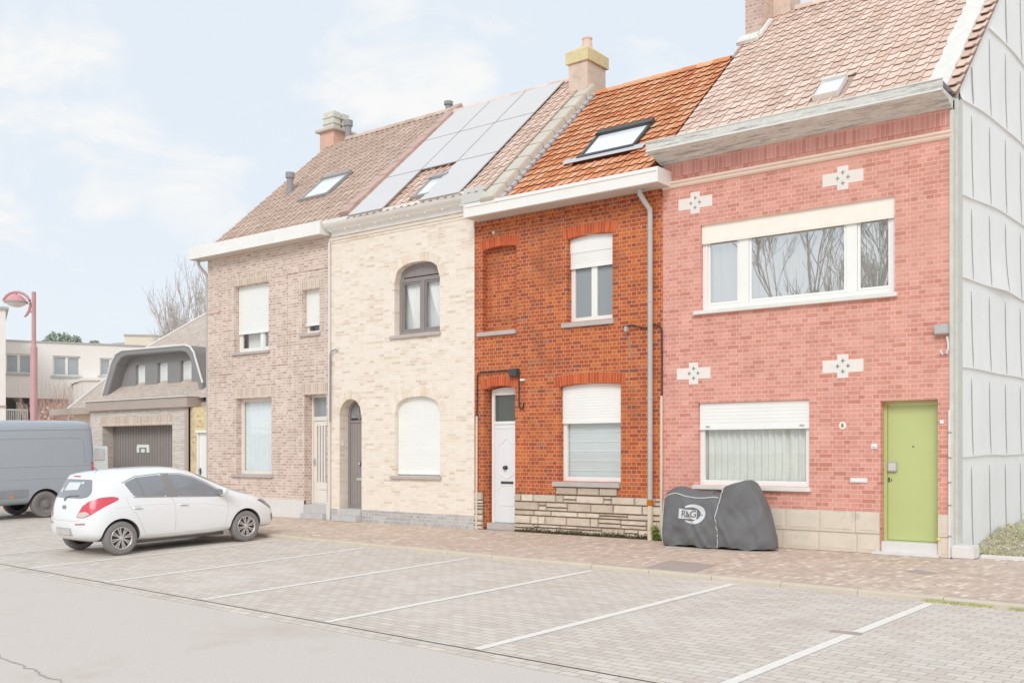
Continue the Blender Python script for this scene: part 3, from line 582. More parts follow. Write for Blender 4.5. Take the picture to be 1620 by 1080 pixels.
# door
mb = MB(); x0, x1, y = -17.72, -16.98, FY+.26
mb.plate(inset(arch(x0, x1, .29, 2.42, 2.81), -.01), [inset(arch(x0, x1, .29, 2.42, 2.81), .07)], wf, y, y+.07); mb.box(x0+.05, x1-.05, y-.003, y+.066, 2.27, 2.33); mb.build('door_frame', M_['grey_frame'], B)
mb = MB(); mb.plate(rect(x0+.06, x1-.06, .3, 2.28), [], wf, y+.02, y+.06); d = mb.build('door', M_['taupe_door'], B)
mb = MB()
for i in range(6): mb.box(x0+.12+i*.09, x0+.128+i*.09, y+.014, y+.03, .36, 2.22)
mb.build('board_groove', M_['grey_frame'], d)
mb = MB(); mb.lathe([(0, -.07), (.03, -.065), (.03, -.04), (.012, -.03), (.012, 0), (.04, 0)], (x0+.42, y+.02, 1.32), 14, 'y'); mb.build('knob', M_['silver'], d, smooth=True)
mb = MB(); mb.box(x0+.28, x0+.58, y+.008, y+.022, .93, .99); mb.build('letter_slot', M_['silver'], d, bevel=.003)
mb = MB(); mb.plate(inset(arch(x0, x1, 2.33, 2.42, 2.81), .05), [], wf, y+.03, y+.036); mb.build('pane', M_['mid_glass'], d)
mb = MB()
for a in (35, 90, 145): mb.tube([(x0+.37, y+.022, 2.34), (x0+.37+.3*math.cos(R(a)), y+.022, 2.34+.38*math.sin(R(a)))], .012, 6)
mb.build('glazing_bar', M_['grey_frame'], d)
mb = MB(); mb.box(-17.78, -16.96, FY-.2, FY+.1, 0, .14); mb.box(-17.70, -16.99, FY-.05, FY+.28, .14, .28); mb.build('doorstep', M_['bluestone'], B, bevel=.006)
mb = MB(); mb.box(-16.95, XBC-.01, FY-.015, FY+.05, 0, .27); mb.build('plinth', M_['brick_grey_base'], B); mb = MB(); mb.box(XAB+.03, -17.79, FY-.015, FY+.05, 0, .27); mb.build('plinth', M_['brick_grey_base'], B)
mb = MB(); mb.box(-17.715, -17.708, FY+.05, FY+.13, 1.74, 1.86); mb.build('number_plate', M_['white_pvc'], B)
# cornice: moulded gutter over a white frieze, two brick string courses
def moulding(house, name, prof, x0, x1, m, smooth=False):
    mb = MB(); n = len(prof); vs = [(x, a, b) for x in (x0, x1) for a, b in prof]; mb.add(vs, [(i, (i+1) % n, n+(i+1) % n, n+i) for i in range(n)]+[tuple(range(n)), tuple(range(2*n-1, n-1, -1))]); return mb.build(name, m, house, smooth=smooth)
cB = moulding(B, 'cornice', [(16.02, 6.60), (15.93, 6.60), (15.92, 6.70), (15.88, 6.72), (15.80, 6.725), (15.79, 6.755), (15.74, 6.77), (15.70, 6.80), (15.665, 6.85), (15.655, 6.90), (15.65, 6.925), (15.69, 6.925), (15.70, 6.87), (16.02, 6.87)], -17.92, -13.60, M_['white_fascia'])
for i in range(9): mb = MB(); mb.box(-17.85+i*.5, -17.81+i*.5, 15.80, 15.86, 6.69, 6.722); mb.build('modillion', M_['white_paint'], cB)
mb = MB(); mb.box(XAB+.03, XBC-.02, FY-.035, FY+.02, 6.52, 6.596); mb.box(XAB+.05, XBC-.02, FY-.015, FY+.02, 6.46, 6.517); mb.build('string_course', M_['brick_cream'], B)
cable('downpipe', [(-18.02, FY-.05, 6.5), (-18.02, FY-.05, 3.9), (-18.02, FY-.05, .0)], .03, M_['pipe_white'], B)
cable('cable', [(-17.73, FY-.05, 3.93), (-17.78, FY-.06, 3.97), (-17.92, FY-.06, 3.95), (-17.98, FY-.06, 3.85), (-17.985, FY-.06, 2.3)], .018, M_['grey_vent'], B)
RB = Roof(15.55, 6.74, 42); QB = (10.28-6.74)/RB.s
skB, hB = skylight(B, RB, [(650, 312), (676, 308), (712, 272), (681, 282)], M_['skylight_frame_pale'], fw=.06)
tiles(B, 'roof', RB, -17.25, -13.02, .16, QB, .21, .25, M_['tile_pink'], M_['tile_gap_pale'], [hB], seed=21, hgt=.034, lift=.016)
ridge(B, RB, -17.2, -13.1, QB+.03, M_['tile_pink'])
mb = MB(); mb.quad(RB.at(-17.3, QB, -.02), RB.at(-13.0, QB, -.02), (-13.0, 24.6, 6.6), (-17.3, 24.6, 6.6)); mb.build('rear_roof', M_['tile_gap_pale'], B, recalc=False)
pc = [-17.05, -15.93, -14.83, -13.69]; pr = [RB.hit(850, 146)[1]-.02, RB.hit(822, 193)[1], RB.hit(727, 260)[1], RB.hit(706, 318)[1]-.25]
pr = [(10.22-6.74)/RB.s, (9.16-6.74)/RB.s, (7.97-6.74)/RB.s, .16]
for c in range(3):
    for r_ in range(3):
        if c == 1 and r_ == 2: continue
        a, b, q1, q0 = pc[c]+.008, pc[c+1]-.008, pr[r_]-.008, pr[r_+1]+.008
        mb = MB(); RB.plate(mb, rect(a, b, q0, q1), [], .065, .085); pn = mb.build('solar_panel', M_['panel_edge'], B)
        mb = MB(); RB.plate(mb, rect(a+.012, b-.012, q0+.012, q1-.012), [], .084, .0875); mb.build('pane', M_['panel_glass'], pn)
mb = MB()
for c in range(3):
    for f_ in (.25, .75): x = pc[c]+(pc[c+1]-pc[c])*f_; RB.plate(mb, rect(x-.02, x+.02, .2 if c != 1 else pr[2], pr[0]), [], .03, .064)
mb.build('panel_rail', M_['panel_edge'], B)
mb = MB(); mb.box(-13.62, -13.04, 15.66, 16.3, 6.66, 6.98); mb.box(-13.7, -13.60, 15.68, 16.0, 6.62, 6.95); mb.build('gutter_box', M_['gutter_box_zinc'], B, bevel=.012)
# ================================================================== house C: orange brick (the sharp one in the middle)
C = thing('terraced_house', 'orange brick terraced house with white door and bright orange roof tiles', 'house', ((XBC+XCD)/2, FY, 0), 'terraced houses in the row')
zn, zu, zd, zl_ = [(sum(F(*p)[1] for p in q[:2])/2, F(*q[2])[1]) for q in (((763.6, 395.7), (816, 390), (790, 389.6)), ((897.6, 379), (969.4, 368.2), (933, 370.2)), ((763.6, 615.3), (815.5, 613.8), (790, 610.2)), ((884.4, 610.3), (982, 609.4), (933, 606.0)))]
hCn = arch(-13.38, -12.50, 4.05, *zn, e='seg'); hCu = arch(-11.25, -10.22, 4.09, *zu, e='seg'); hCd = arch(-13.35, -12.53, 0, *zd, e='seg'); hCl = arch(-11.44, -10.04, 1.03, *zl_, e='seg')
wall(C, 'wall', M_['brick_orange'], rect(XBC, XCD-.002, 0, 6.42), [hCn, hCu, hCd, hCl])
solid_back(C, M_['brick_orange'], XBC+.02, XCD-.02, 6.4, ridge_y=19.1, ridge_z=9.5, left=False, right=False)
mb = MB(); mb.box(-13.42, -12.46, FY+.14, FY+.2, 4.0, 5.78); mb.build('blind_window', M_['brick_orange'], C)
sill(C, -13.50, -12.49, 3.965, 4.06, M_['stone_sill'])
for a, n, s_ in (((-13.44, -12.44, zn[0]+.002, zn[1]+.008), 17, 1), ((-11.33, -10.14, zu[0]+.002, zu[1]+.008), 20, 2), ((-13.42, -12.46, zd[0]+.002, zd[1]+.01), 16, 3), ((-11.53, -9.95, zl_[0]+.002, zl_[1]+.01), 25, 4)): voussoirs(C, *a, .205, n, M_['voussoir_orange'], seed=s_, mortar=mat('mortar_buff%d' % s_, (214, 166, 126), .95, .1, .1))
w = window(C, hCu, .14, pane='glass_grey', bars=(F(941, 450)[0]-.1,), bw=.13, fw=.09, shut=5.12, box=5.42, step=.055)
w.data['x'] = 1
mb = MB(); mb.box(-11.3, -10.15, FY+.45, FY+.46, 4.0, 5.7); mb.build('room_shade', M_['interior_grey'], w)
sill(w, -11.36, -10.17, 3.985, 4.085, M_['stone_sill'])
w = window(C, hCl, .14, fw=.085, shut=2.14, step=.055)
mb = MB(); mb.box(-11.40, -10.08, FY+.235, FY+.237, 1.06, 2.5); b_ = mb.build('blind', M_['blind_grey'], w)
mb = MB()
for i in range(6): mb.box(-11.38, -10.09, FY+.222, FY+.234, 1.23+i*.185, 1.238+i*.185)
mb.build('blind_fold', mat('fold_white', (250, 250, 250), .8, .2, .02), b_)
sill(w, -11.56, -10.03, .925, 1.03, M_['stone_sill'], proj=.08)
# entrance door
x0, x1, y = -13.29, -12.54, FY+.2
mb = MB(); o_ = arch(x0, x1, .12, zd[0]-.02, zd[1]-.03, e='seg'); mb.plate(inset(o_, -.01), [rect(x0+.06, x1-.05, .14, 2.16), [(x0+.06, 2.22), (x1-.05, 2.22), (x1-.05, 2.76), (x0+.06, 2.76)]], wf, y, y+.07); mb.build('door_frame', M_['white_paint'], C, bevel=.004)
mb = MB(); mb.plate(rect(x0+.065, x1-.055, .145, 2.155), [], wf, y+.015, y+.06); d = mb.build('door', M_['white_door'], C)
def bead(pts, r=.011): mb = MB(); mb.tube([(p[0], y+.014, p[1]) for p in pts], r, 6); return mb.build('panel_bead', M_['white_door'], d, smooth=True)
cx_ = (x0+x1)/2+.01
for sgn, zt, zb in ((1, 1.98, 1.16), (-1, .94, .42)):
    Wd = .22
    if sgn > 0: pts = [(cx_-Wd, 1.72), (cx_-Wd+.05, 1.76), (cx_-.1, 1.79), (cx_-.05, 1.85), (cx_, 1.87), (cx_+.05, 1.85), (cx_+.1, 1.79), (cx_+Wd-.05, 1.76), (cx_+Wd, 1.72), (cx_+Wd, 1.17), (cx_+Wd-.06, 1.12), (cx_+.1, 1.1), (cx_+.06, 1.06), (cx_-.06, 1.06), (cx_-.1, 1.1), (cx_-Wd+.06, 1.12), (cx_-Wd, 1.17), (cx_-Wd, 1.72)]
    else: pts = [(cx_-Wd, .82), (cx_-Wd+.07, .9), (cx_+Wd-.07, .9), (cx_+Wd, .82), (cx_+Wd, .56), (cx_+Wd-.06, .5), (cx_-Wd+.06, .5), (cx_-Wd, .56), (cx_-Wd, .82)]
    bead(pts)
mb = MB(); mb.box(x0+.1, x1-.08, y+.005, y+.018, 2.075, 2.09); mb.build('weather_bar', M_['white_door'], d)
mb = MB(); mb.lathe([(0, -.075), (.034, -.07), (.042, -.05), (.03, -.03), (.014, -.02), (.014, 0), (.045, 0), (.045, .012)], (cx_-.03, y+.012, 1.27), 16, 'y'); mb.build('knob', M_['dark_metal'], d, smooth=True)
mb = MB(); zl = .965; mb.box(cx_-.13, cx_+.13, y+.0, y+.02, zl-.025, zl+.025); mb.lathe([(0, -.014), (.022, -.012), (.03, 0), (.03, .02)], (cx_-.135, y+.008, zl), 10, 'y'); mb.lathe([(0, -.014), (.022, -.012), (.03, 0), (.03, .02)], (cx_+.135, y+.008, zl), 10, 'y'); mb.build('letter_slot', M_['dark_metal'], d, bevel=.003)
mb = MB(); mb.plate(rect(x0+.05, x1-.04, 2.21, 2.78), [], wf, y+.04, y+.046); mb.build('pane', M_['dark_glass'], d)
mb = MB(); mb.box(x0-.0, x1+.0, FY+.02, FY+.3, 0, .14); mb.build('doorstep', M_['stone_sill'], C, bevel=.006)
# dentil course under the eaves
mb = MB()
for i in range(15): mb.box(XBC+.08+i*.3, XBC+.21+i*.3, FY-.03, FY+.02, 6.165, 6.235)
mb.box(XBC+.01, XCD-.02, FY-.032, FY+.02, 6.237, 6.32); mb.build('dentil_course', M_['brick_orange'], C)
# stone cladding of the plinth
rd = random.Random(12)
def ashlar(x0, x1, z0, z1, rows):
    jt.box(x0, x1, FY-.012, FY+.03, z0, z1); z = z0
    for h in rows:
        x = x0; hh = h*(z1-z0)/sum(rows)
        while x < x1-.001:
            w = min(rd.choice((.18, .3, .42, .5, .55, .62)), x1-x)
            if x1-x-w < .1: w = x1-x
            parts = [(z, z+hh)]
            if rd.random() < .28 and hh > .1: m_ = z+hh*rd.uniform(.35, .65); parts = [(z, m_), (m_, z+hh)]
            for a, b in parts:
                g = .006; t = rd.uniform(.0, .012); e = .012
                X0, X1, Z0, Z1 = x+g, x+w-g, a+g, b-g; f_ = FY-.035-t; rr = rd.random(); n_ = max(2, int((X1-X0)/.07))
                front = []
                for j in range(3):
                    for i in range(n_+1): front.append((X0+e+(X1-X0-2*e)*i/n_, f_+rd.uniform(-.006, .006), Z0+e+(Z1-Z0-2*e)*j/2))
                o0 = len(mb.v); k = n_+1; mb.add(front, [(j*k+i, j*k+i+1, (j+1)*k+i+1, (j+1)*k+i) for j in range(2) for i in range(n_)], a=rr)
                B4 = [(X0, FY, Z0), (X1, FY, Z0), (X1, FY, Z1), (X0, FY, Z1)]; F4 = [(X0+e, f_+.004, Z0+e), (X1-e, f_+.004, Z0+e), (X1-e, f_+.004, Z1-e), (X0+e, f_+.004, Z1-e)]
                mb.add(B4+F4, [(0, 1, 5, 4), (1, 2, 6, 5), (2, 3, 7, 6), (3, 0, 4, 7)], a=rr)
            x += w
        z += hh
for a_ in ((-12.53, XCD-.01, 0, .76, (1, 1, .62, 1, .9)), (XBC+.005, -13.36, 0, .77, (1, .8, 1, .7, 1)), (-11.50, -10.10, .765, .92, (1,))):
    mb = MB(); jt = MB(); ashlar(*a_); pl = mb.build('plinth', M_['ashlar'], C, attr=True); jt.build('plinth_joint', M_['ashlar_joint'], pl)
# moss in the foot joint
mb = MB()
for i in range(2600):
    x = rd.uniform(-12.5, -9.2); t = mnoise.noise(Vector((x*2.3, 1, 0)))
    if t < -.3: continue
    z = abs(rd.gauss(0, .035))*(1+t*1.6); s_ = rd.uniform(.006, .018); a = rd.uniform(0, 6.28); mb.add([(x-s_, FY-.05, z), (x+s_, FY-.052, z+s_*.4), (x+s_*math.cos(a), FY-.066, z+s_*1.3)], [(0, 1, 2)])
o = mb.build('moss', mat('moss', (110, 104, 72), .95, .1, .3, 20), C, recalc=False); o['kind'] = 'stuff'
# eaves
eC = moulding(C, 'eaves_box', [(15.52, 6.34), (15.52, 6.53), (15.50, 6.535), (15.50, 6.60), (15.54, 6.605), (15.58, 6.605), (15.58, 6.55), (16.02, 6.55), (16.02, 6.34)], -13.45, -8.99, M_['white_fascia'])
mb = MB(); 
for i in range(5): mb.box(-13.44, -9.0, 15.53+i*.094, 15.53+i*.094+.088, 6.328, 6.338)
mb.build('soffit', M_['soffit'], eC)
mb = MB(); mb.box(-8.99, -8.965, 15.5, 16.0, 6.33, 6.60); mb.build('end_cap', M_['white_fascia'], eC); mb = MB(); mb.box(-13.47, -13.445, 15.5, 16.0, 6.33, 6.60); mb.build('end_cap', M_['white_fascia'], eC)
dp = -9.37
mb = MB(); mb.tube([(dp-.1, 15.72, 6.33), (dp-.1, 15.74, 6.24), (dp-.05, 15.83, 6.1), (dp, 15.92, 5.98), (dp, 15.93, 5.85), (dp, 15.93, .72)], .048, 12); pp = mb.build('downpipe', M_['zinc'], C, smooth=True)
mb = MB(); mb.tube([(dp, 15.93, .66), (dp, 15.93, 0)], .05, 12); mb.build('foot_pipe', M_['pipe_cream'], pp, smooth=True)
mb = MB(); mb.lathe([(.05, 0), (.062, .01), (.062, .1), (.05, .11)], (dp, 15.93, .62), 12); mb.build('rusty_collar', M_['rust'], pp)
for z in (1.9, 2.55, 4.3, 5.6): mb = MB(); mb.lathe([(.049, 0), (.056, .004), (.056, .03), (.049, .034)], (dp, 15.93, z), 12); mb.build('pipe_bracket', M_['zinc'], pp)
# junction box and cables by the door, bracket and wires by the downpipe, conduits
def fp(px, py, d=.04): x, z = F(px, py, FY-d); return (x, FY-d, z)
mb = MB(); a, b = F(810, 596), F(823, 583); mb.box(a[0], b[0], FY-.12, FY, b[1]-.16, b[1]); mb.build('junction_box', M_['dark_metal'], C, bevel=.015)
cable('cable', [fp(809, 589), fp(800, 586), fp(780, 588), fp(760, 589), fp(756, 591), fp(755, 600), fp(754.5, 659)], .014, M_['black_plastic'], C)
cable('cable', [fp(821, 596), fp(821, 615), fp(821, 640), fp(823, 646), fp(826, 647), fp(828, 643), fp(828.5, 637)], .014, M_['black_plastic'], C)
mb = MB(); q = fp(824, 601); mb.box(q[0], q[0]+.09, FY-.08, FY, q[2]-.02, q[2]+.02); mb.build('cable_clip', M_['white_paint'], C, bevel=.006)
cable('conduit', [fp(754.3, 658), fp(753.7, 838)], .024, M_['pipe_cream'], C)
cable('cable', [fp(991, 516), fp(1000, 514), fp(1010, 517), fp(1022, 519), fp(1030, 514), fp(1036, 513), fp(1044, 516), fp(1047, 522), fp(1047.5, 560), fp(1047.5, 625)], .014, M_['black_plastic'], C)
mb = MB(); q = fp(992, 519); mb.box(q[0]-.03, q[0]+.03, FY-.1, FY, q[2]-.07, q[2]+.03); mb.build('cable_bracket', M_['stone_sill'], C, bevel=.01)
cable('thin_wire', [fp(990, 528, .01), fp(993, 536, .01), fp(998, 545, .01), fp(999, 575, .01)], .007, M_['grey_vent'], C)
cable('conduit', [fp(1046.5, 626), fp(1046, 852)], .026, M_['pipe_cream'], C)
mb = MB(); q = fp(781, 368, 0); mb.lathe([(0, -.03), (.03, -.02), (.034, 0)], q, 10, 'y'); mb.build('wall_anchor', M_['string_stone'], C)
RC = Roof(15.5, 6.42, 42); QC = (9.63-6.42)/RC.s; QD = (10.93-6.42)/RC.s
skC, hC = skylight(C, RC, [(918, 247), (1004, 232), (1030, 191), (944, 210)], M_['skylight_frame'], fw=.075, lead=(.28, .26, .16))
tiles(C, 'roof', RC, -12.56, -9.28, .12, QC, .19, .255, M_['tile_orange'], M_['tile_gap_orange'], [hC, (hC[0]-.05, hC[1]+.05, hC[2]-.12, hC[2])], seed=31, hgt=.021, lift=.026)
ridge(C, RC, -12.6, -9.3, QC+.02, M_['tile_orange'])
mb = MB(); mb.quad(RC.at(-12.9, QC, -.02), RC.at(-9.2, QC, -.02), (-9.2, 22.7, 6.5), (-12.9, 22.7, 6.5)); mb.build('rear_roof', M_['tile_gap_orange'], C, recalc=False)
mb = MB(); 
for i in range(9):
    qa, qb = .1+i*(QC+.1)/9, .1+(i+1)*(QC+.1)/9-.004; RC.plate(mb, rect(-13.03, -12.66, qa, qb), [], -.1, .2)
mb.build('parapet_coping', M_['cement_coping'], C, bevel=.02)
mb = MB()
for i in range(22): qa = .08+i*QC/22; RC.plate(mb, rect(-12.655, -12.585, qa, qa+QC/22-.06), [], .0, .07)
mb.build('step_flashing', M_['lead_grey'], C)
mb = MB(); mb.box(-13.26, -12.74, 18.9, 19.66, 9.3, 10.40); ch = mb.build('chimney', M_['chimney_render'], C, bevel=.012)
mb = MB(); mb.box(-13.31, -12.69, 18.85, 19.71, 10.40, 10.66); mb.add([(-13.31, 18.85, 10.66), (-12.69, 18.85, 10.66), (-12.69, 19.71, 10.66), (-13.31, 19.71, 10.66), (-13.13, 19.1, 10.82), (-12.87, 19.1, 10.82), (-12.87, 19.46, 10.82), (-13.13, 19.46, 10.82)], [(0, 1, 5, 4), (1, 2, 6, 5), (2, 3, 7, 6), (3, 0, 4, 7), (4, 5, 6, 7)]); mb.build('cap', M_['lichen_yellow'], ch)
mb = MB(); mb.lathe([(.14, 0), (.105, .3), (.12, .31), (.12, .34), (.09, .34), (.085, 0)], (-13.0, 19.28, 10.72), 18); mb.build('pot', M_['pot_pink'], ch, smooth=True)
# ================================================================== house D: pale red brick with the green door
D = thing('terraced_house', 'faded red brick end house with lime green door and white clad gable', 'house', ((XCD+XD)/2, FY, 0), 'terraced houses in the row')
hDu = rect(-8.40, -5.05, 4.07, 5.57); hDl = rect(-8.44, -6.42, 1.02, 2.45); hDd = rect(-5.27, -4.41, 0, 2.39)
wall(D, 'wall', M_['brick_red'], rect(XCD, XD-.02, 0, 6.9), [hDu, hDl, hDd])
mb = MB(); mb.box(XCD+.03, XD-.06, FY-.012, FY+.02, 6.50, 6.80); mb.build('soldier_course', M_['brick_red_soldier'], D)
b1, b2 = F(1178, 420)[0]-.13, F(1346, 400)[0]-.13
w = window(D, hDu, .10, bars=(F(1173, 420)[0], F(1344, 400)[0]), bw=.17, fw=.09, pane='glass_bright', shut=5.24, box=5.27, shm='cream_shutter', sash=.045)
curtain_mesh(-8.36, -5.08, 4.12, 5.4, FY+.23, .03, .17, .4, 9).build('curtain', M_['curtain_white'], w); sill(w, -8.50, -5.0, 4.0, 4.075, M_['gutter_rim'], proj=.08)
w = window(D, hDl, .08, fw=.085, shut=1.98, step=.062, sash=0)
curtain_mesh(-8.4, -6.45, 1.08, 2.3, FY+.19, .03, .125, .35, 4).build('curtain', M_['curtain_grey'], w); sill(w, -8.52, -6.38, .945, 1.022, M_['gutter_rim'], proj=.08)
mb = MB()
for x in (-8.27, -6.56): mb.box(x-.04, x+.04, FY+.02, FY+.04, 2.02, 2.05)
mb.build('shutter_stop', M_['pale_box'], w, bevel=.005)
mb = MB(); mb.box(-8.44, -6.42, FY-.004, FY+.03, 2.452, 2.5); mb.build('lintel_course', M_['brick_red'], D)
# green door, keypad, threshold
x0, x1, y = -5.27, -4.41, FY+.17
mb = MB(); mb.plate([(x0-.01, .2), (x1+.01, .2), (x1+.01, 2.40), (x0-.01, 2.40)], [rect(x0+.05, x1-.05, .21, 2.34)], wf, y, y+.08); mb.build('door_frame', M_['green_door'], D, bevel=.004)
mb = MB(); mb.plate(rect(x0+.055, x1-.055, .215, 2.335), [], wf, y+.025, y+.07); d = mb.build('door', M_['green_door'], D, bevel=.003)
kx, kz = F(1412, 738, y); mb = MB(); mb.box(kx-.07, kx+.07, y-.03, y+.03, kz-.075, kz+.075); kp = mb.build('keypad', M_['pale_box'], d, bevel=.008)
mb = MB()
for i in range(4):
    for j in range(4): mb.box(kx-.045+i*.026, kx-.029+i*.026, y-.036, y-.029, kz-.05+j*.027, kz-.034+j*.027)
mb.build('key_button', M_['white_pvc'], kp)
mb = MB(); q = F(1408, 757, y); mb.box(q[0]-.03, q[0]-.01, y+.012, y+.03, q[1]-.05, q[1]+.02); mb.box(q[0]+.01, q[0]+.02, y+.016, y+.03, q[1]-.04, q[1]+.0); mb.build('keyhole', M_['dark_metal'], d)
q = F(1444, 706, y); mb = MB(); mb.lathe([(0, -.006), (.012, -.004), (.012, .01)], (q[0], y+.022, q[1]), 10, 'y'); mb.build('peephole', M_['dark_metal'], d)
mb = MB(); mb.box(x0+.003, x1-.003, FY+.02, FY+.3, .0, .2); mb.box(x0-.1, x1+.04, FY-.12, FY+.05, 0, .045); mb.build('doorstep', M_['pale_stone'], D, bevel=.008)
# plinth in two courses of cut blocks
def blocks(x0, x1):
    mb = MB(); jt = MB()
    jt.box(x0, x1, FY-.018, FY+.02, 0, .655)
    for z0_, z1_, st, w in ((.0, .30, .35, .62), (.31, .655, .0, .58)):
        x = x0-st*w if st else x0
        while x < x1:
            a, b = max(x, x0)+.004, min(x+w, x1)-.004
            if b-a > .03: mb.box(a, b, FY-.03, FY+.01, z0_+.004, z1_-.004); mb.box(a+.05, max(b-.05, a+.06), FY-.038, FY+.01, z0_+.05, z1_-.05)
            x += w
    pl = mb.build('plinth', M_['plinth_tan'], D, bevel=.006); jt.build('plinth_joint', M_['plinth_joint'], pl)
blocks(XCD+.02, x0-.003); blocks(x1+.003, XD-.03)
# moulded string course
moulding(D, 'string_course', [(16.02, 6.30), (15.975, 6.30), (15.95, 6.325), (15.945, 6.345), (15.965, 6.355), (15.965, 6.365), (15.93, 6.38), (15.925, 6.41), (16.02, 6.42)], XCD+.01, XD-.02, M_['string_stone'])
# four inlaid tile crosses
for px, py in ((1100, 321), (1333.5, 281.5), (1097.5, 590.5), (1333.5, 579)):
    cx, cz = F(px, py); mb = MB(); a, b, c, e = .33, .10, .09, .19
    P_ = [(-a, -b), (-c, -b), (-c, -e), (c, -e), (c, -b), (a, -b), (a, b), (c, b), (c, e), (-c, e), (-c, b), (-a, b)]
    mb.plate([(cx+x, cz+z) for x, z in P_], [], wf, FY-.008, FY+.01); t = mb.build('inlaid_cross', M_['deco_tile'], D)
    mb = MB()
    for k, (dx, dz) in enumerate(((.085, 0), (-.085, 0), (0, .085), (0, -.085))):
        s_ = .042; ux, uz = (dx > 0)-(dx < 0), (dz > 0)-(dz < 0); X, Z = cx+dx, cz+dz
        mb.plate([(X-s_*.8, Z), (X-s_*.25, Z-s_*.3), (X, Z-s_), (X+s_*.25, Z-s_*.3), (X+s_, Z), (X+s_*.3, Z+s_*.3), (X, Z+s_), (X-s_*.3, Z+s_*.3)], [], wf, FY-.0105, FY)
    mb.build('inlay', M_['deco_green'] if py > 500 else M_['deco_grey'], t)
# small fittings on the front
def text(body, x, z, size, m, parent, y, name='lettering', depth=.002, align='CENTER', bold=False, sx=1):
    cu = bpy.data.curves.new('t', 'FONT'); cu.body = body; cu.size = size; cu.align_x = align; cu.align_y = 'CENTER'; cu.extrude = depth; cu.resolution_u = 3
    if bold: cu.offset = size*.02
    o = bpy.data.objects.new('t', cu); COL.objects.link(o); bpy.context.view_layer.update(); me = bpy.data.meshes.new_from_object(o.evaluated_get(bpy.context.evaluated_depsgraph_get())); bpy.data.objects.remove(o)
    for v in me.vertices: v.co = Vector((x+v.co.x*sx, y-v.co.z, z+v.co.y))
    me.materials.clear(); return link(name, me, m, parent)
q = F(1333, 673); mb = MB(); mb.lathe([(0, -.012), (.055, -.01), (.062, 0)], (q[0], FY, q[1]), 18, 'y'); np_ = mb.build('number_plate', M_['cream_shutter'], D)
text('8', q[0], q[1], .085, mat('number_brown', (150, 110, 80), .6), np_, FY-.014, bold=True)
q = F(1383.5, 705.5); mb = MB(); mb.box(q[0]-.045, q[0]+.045, FY-.025, FY, q[1]-.04, q[1]+.04); db = mb.build('doorbell', M_['white_pvc'], D, bevel=.006)
mb = MB(); mb.box(q[0]-.03, q[0]+.03, FY-.028, FY-.02, q[1]-.022, q[1]-.004); mb.build('push_button', M_['pale_box'], db)
q = F(1490, 667); mb = MB(); mb.box(q[0]-.028, q[0]+.028, FY-.015, FY, q[1]-.028, q[1]+.028); mb.build('number_tag', M_['white_pvc'], D, bevel=.003)
q = F(1359, 759.5); mb = MB(); mb.box(q[0]-.14, q[0]+.14, FY-.02, FY, q[1]-.038, q[1]+.038); ls = mb.build('letter_slot', M_['pale_stone'], D, bevel=.006)
mb = MB(); mb.box(q[0]-.12, q[0]+.12, FY-.026, FY-.018, q[1]-.018, q[1]+.024); mb.build('flap', M_['white_pvc'], ls, bevel=.003)
q = F(1486.5, 852); mb = MB(); mb.lathe([(0, -.05), (.025, -.045), (.03, 0)], (q[0], FY-.01, q[1]), 10, 'y'); mb.build('foot_marker', mat('yellow_plastic', (240, 224, 130), .5), D)
a, b = F(1481, 530), F(1503.5, 515); mb = MB(); mb.box(a[0], XD-.05, FY-.12, FY, a[1], a[1]+.15); mb.build('junction_box', M_['pale_box'], D, bevel=.012)
cable('cable', [fp(1498, 532), fp(1500, 544), fp(1500, 552), fp(1497, 559), fp(1492, 560.5), fp(1488, 556), fp(1489, 553)], .016, M_['pipe_white'], D)
cable('conduit', [fp(1502, 648), fp(1502, 882)], .02, M_['pipe_white'], D)
for py in (685, 725, 764, 800, 849): q = fp(1502, py); mb = MB(); mb.lathe([(.021, 0), (.026, .002), (.026, .02), (.021, .022)], (q[0], q[1], q[2]), 8); mb.build('pipe_clip', M_['grey_vent'], D)
mb = MB(); mb.box(XD-.05, XD+.012, FY-.03, FY+.05, .15, 6.72); mb.box(XD-.002, XD+.05, FY+.05, FY+.34, .12, 6.9); mb.build('corner_trim', M_['corner_trim'], D, bevel=.01)
mb = MB(); mb.box(XD-.02, XD+.3, FY-.06, FY+.3, 0, .2); mb.build('corner_footing', M_['pale_stone'], D, bevel=.02)
# weathered wooden box gutter
prof = [(16.02, 6.74), (15.97, 6.74), (15.9, 6.755), (15.82, 6.785), (15.72, 6.82), (15.64, 6.835), (15.52, 6.84), (15.48, 6.85), (15.455, 6.875), (15.445, 6.90), (15.44, 6.92), (15.43, 7.0), (15.43, 7.02), (15.47, 7.02), (15.49, 6.9), (16.3, 6.9), (16.3, 6.74)]
moulding(D, 'box_gutter', prof, -9.17, XD-.005, M_['weathered_wood'])
mb = MB(); mb.box(-9.175, XD, 15.415, 15.46, 7.02, 7.04); mb.box(-9.17, XD-.01, 15.425, 15.445, 6.86, 6.89); mb.build('gutter_rim', M_['gutter_rim'], D, bevel=.004)
mb = MB(); mb.quad((-9.17, 15.45, 7.0), (-9.17, 16.4, 7.0), (XD, 16.4, 7.0), (XD, 15.45, 7.0)); mb.build('gutter_bed', M_['lead_grey'], D, recalc=False)
skD, hD = skylight(D, RC, [(1287, 151), (1322, 146), (1338, 121), (1302, 125)], M_['mortar_white'], fw=.03, h=.09)
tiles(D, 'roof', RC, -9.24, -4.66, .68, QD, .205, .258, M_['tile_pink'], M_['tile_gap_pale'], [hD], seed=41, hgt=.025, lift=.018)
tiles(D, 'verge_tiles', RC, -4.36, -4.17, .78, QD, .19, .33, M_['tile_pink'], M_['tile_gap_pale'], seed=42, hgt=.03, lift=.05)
mb = MB(); n = 40; L_ = []
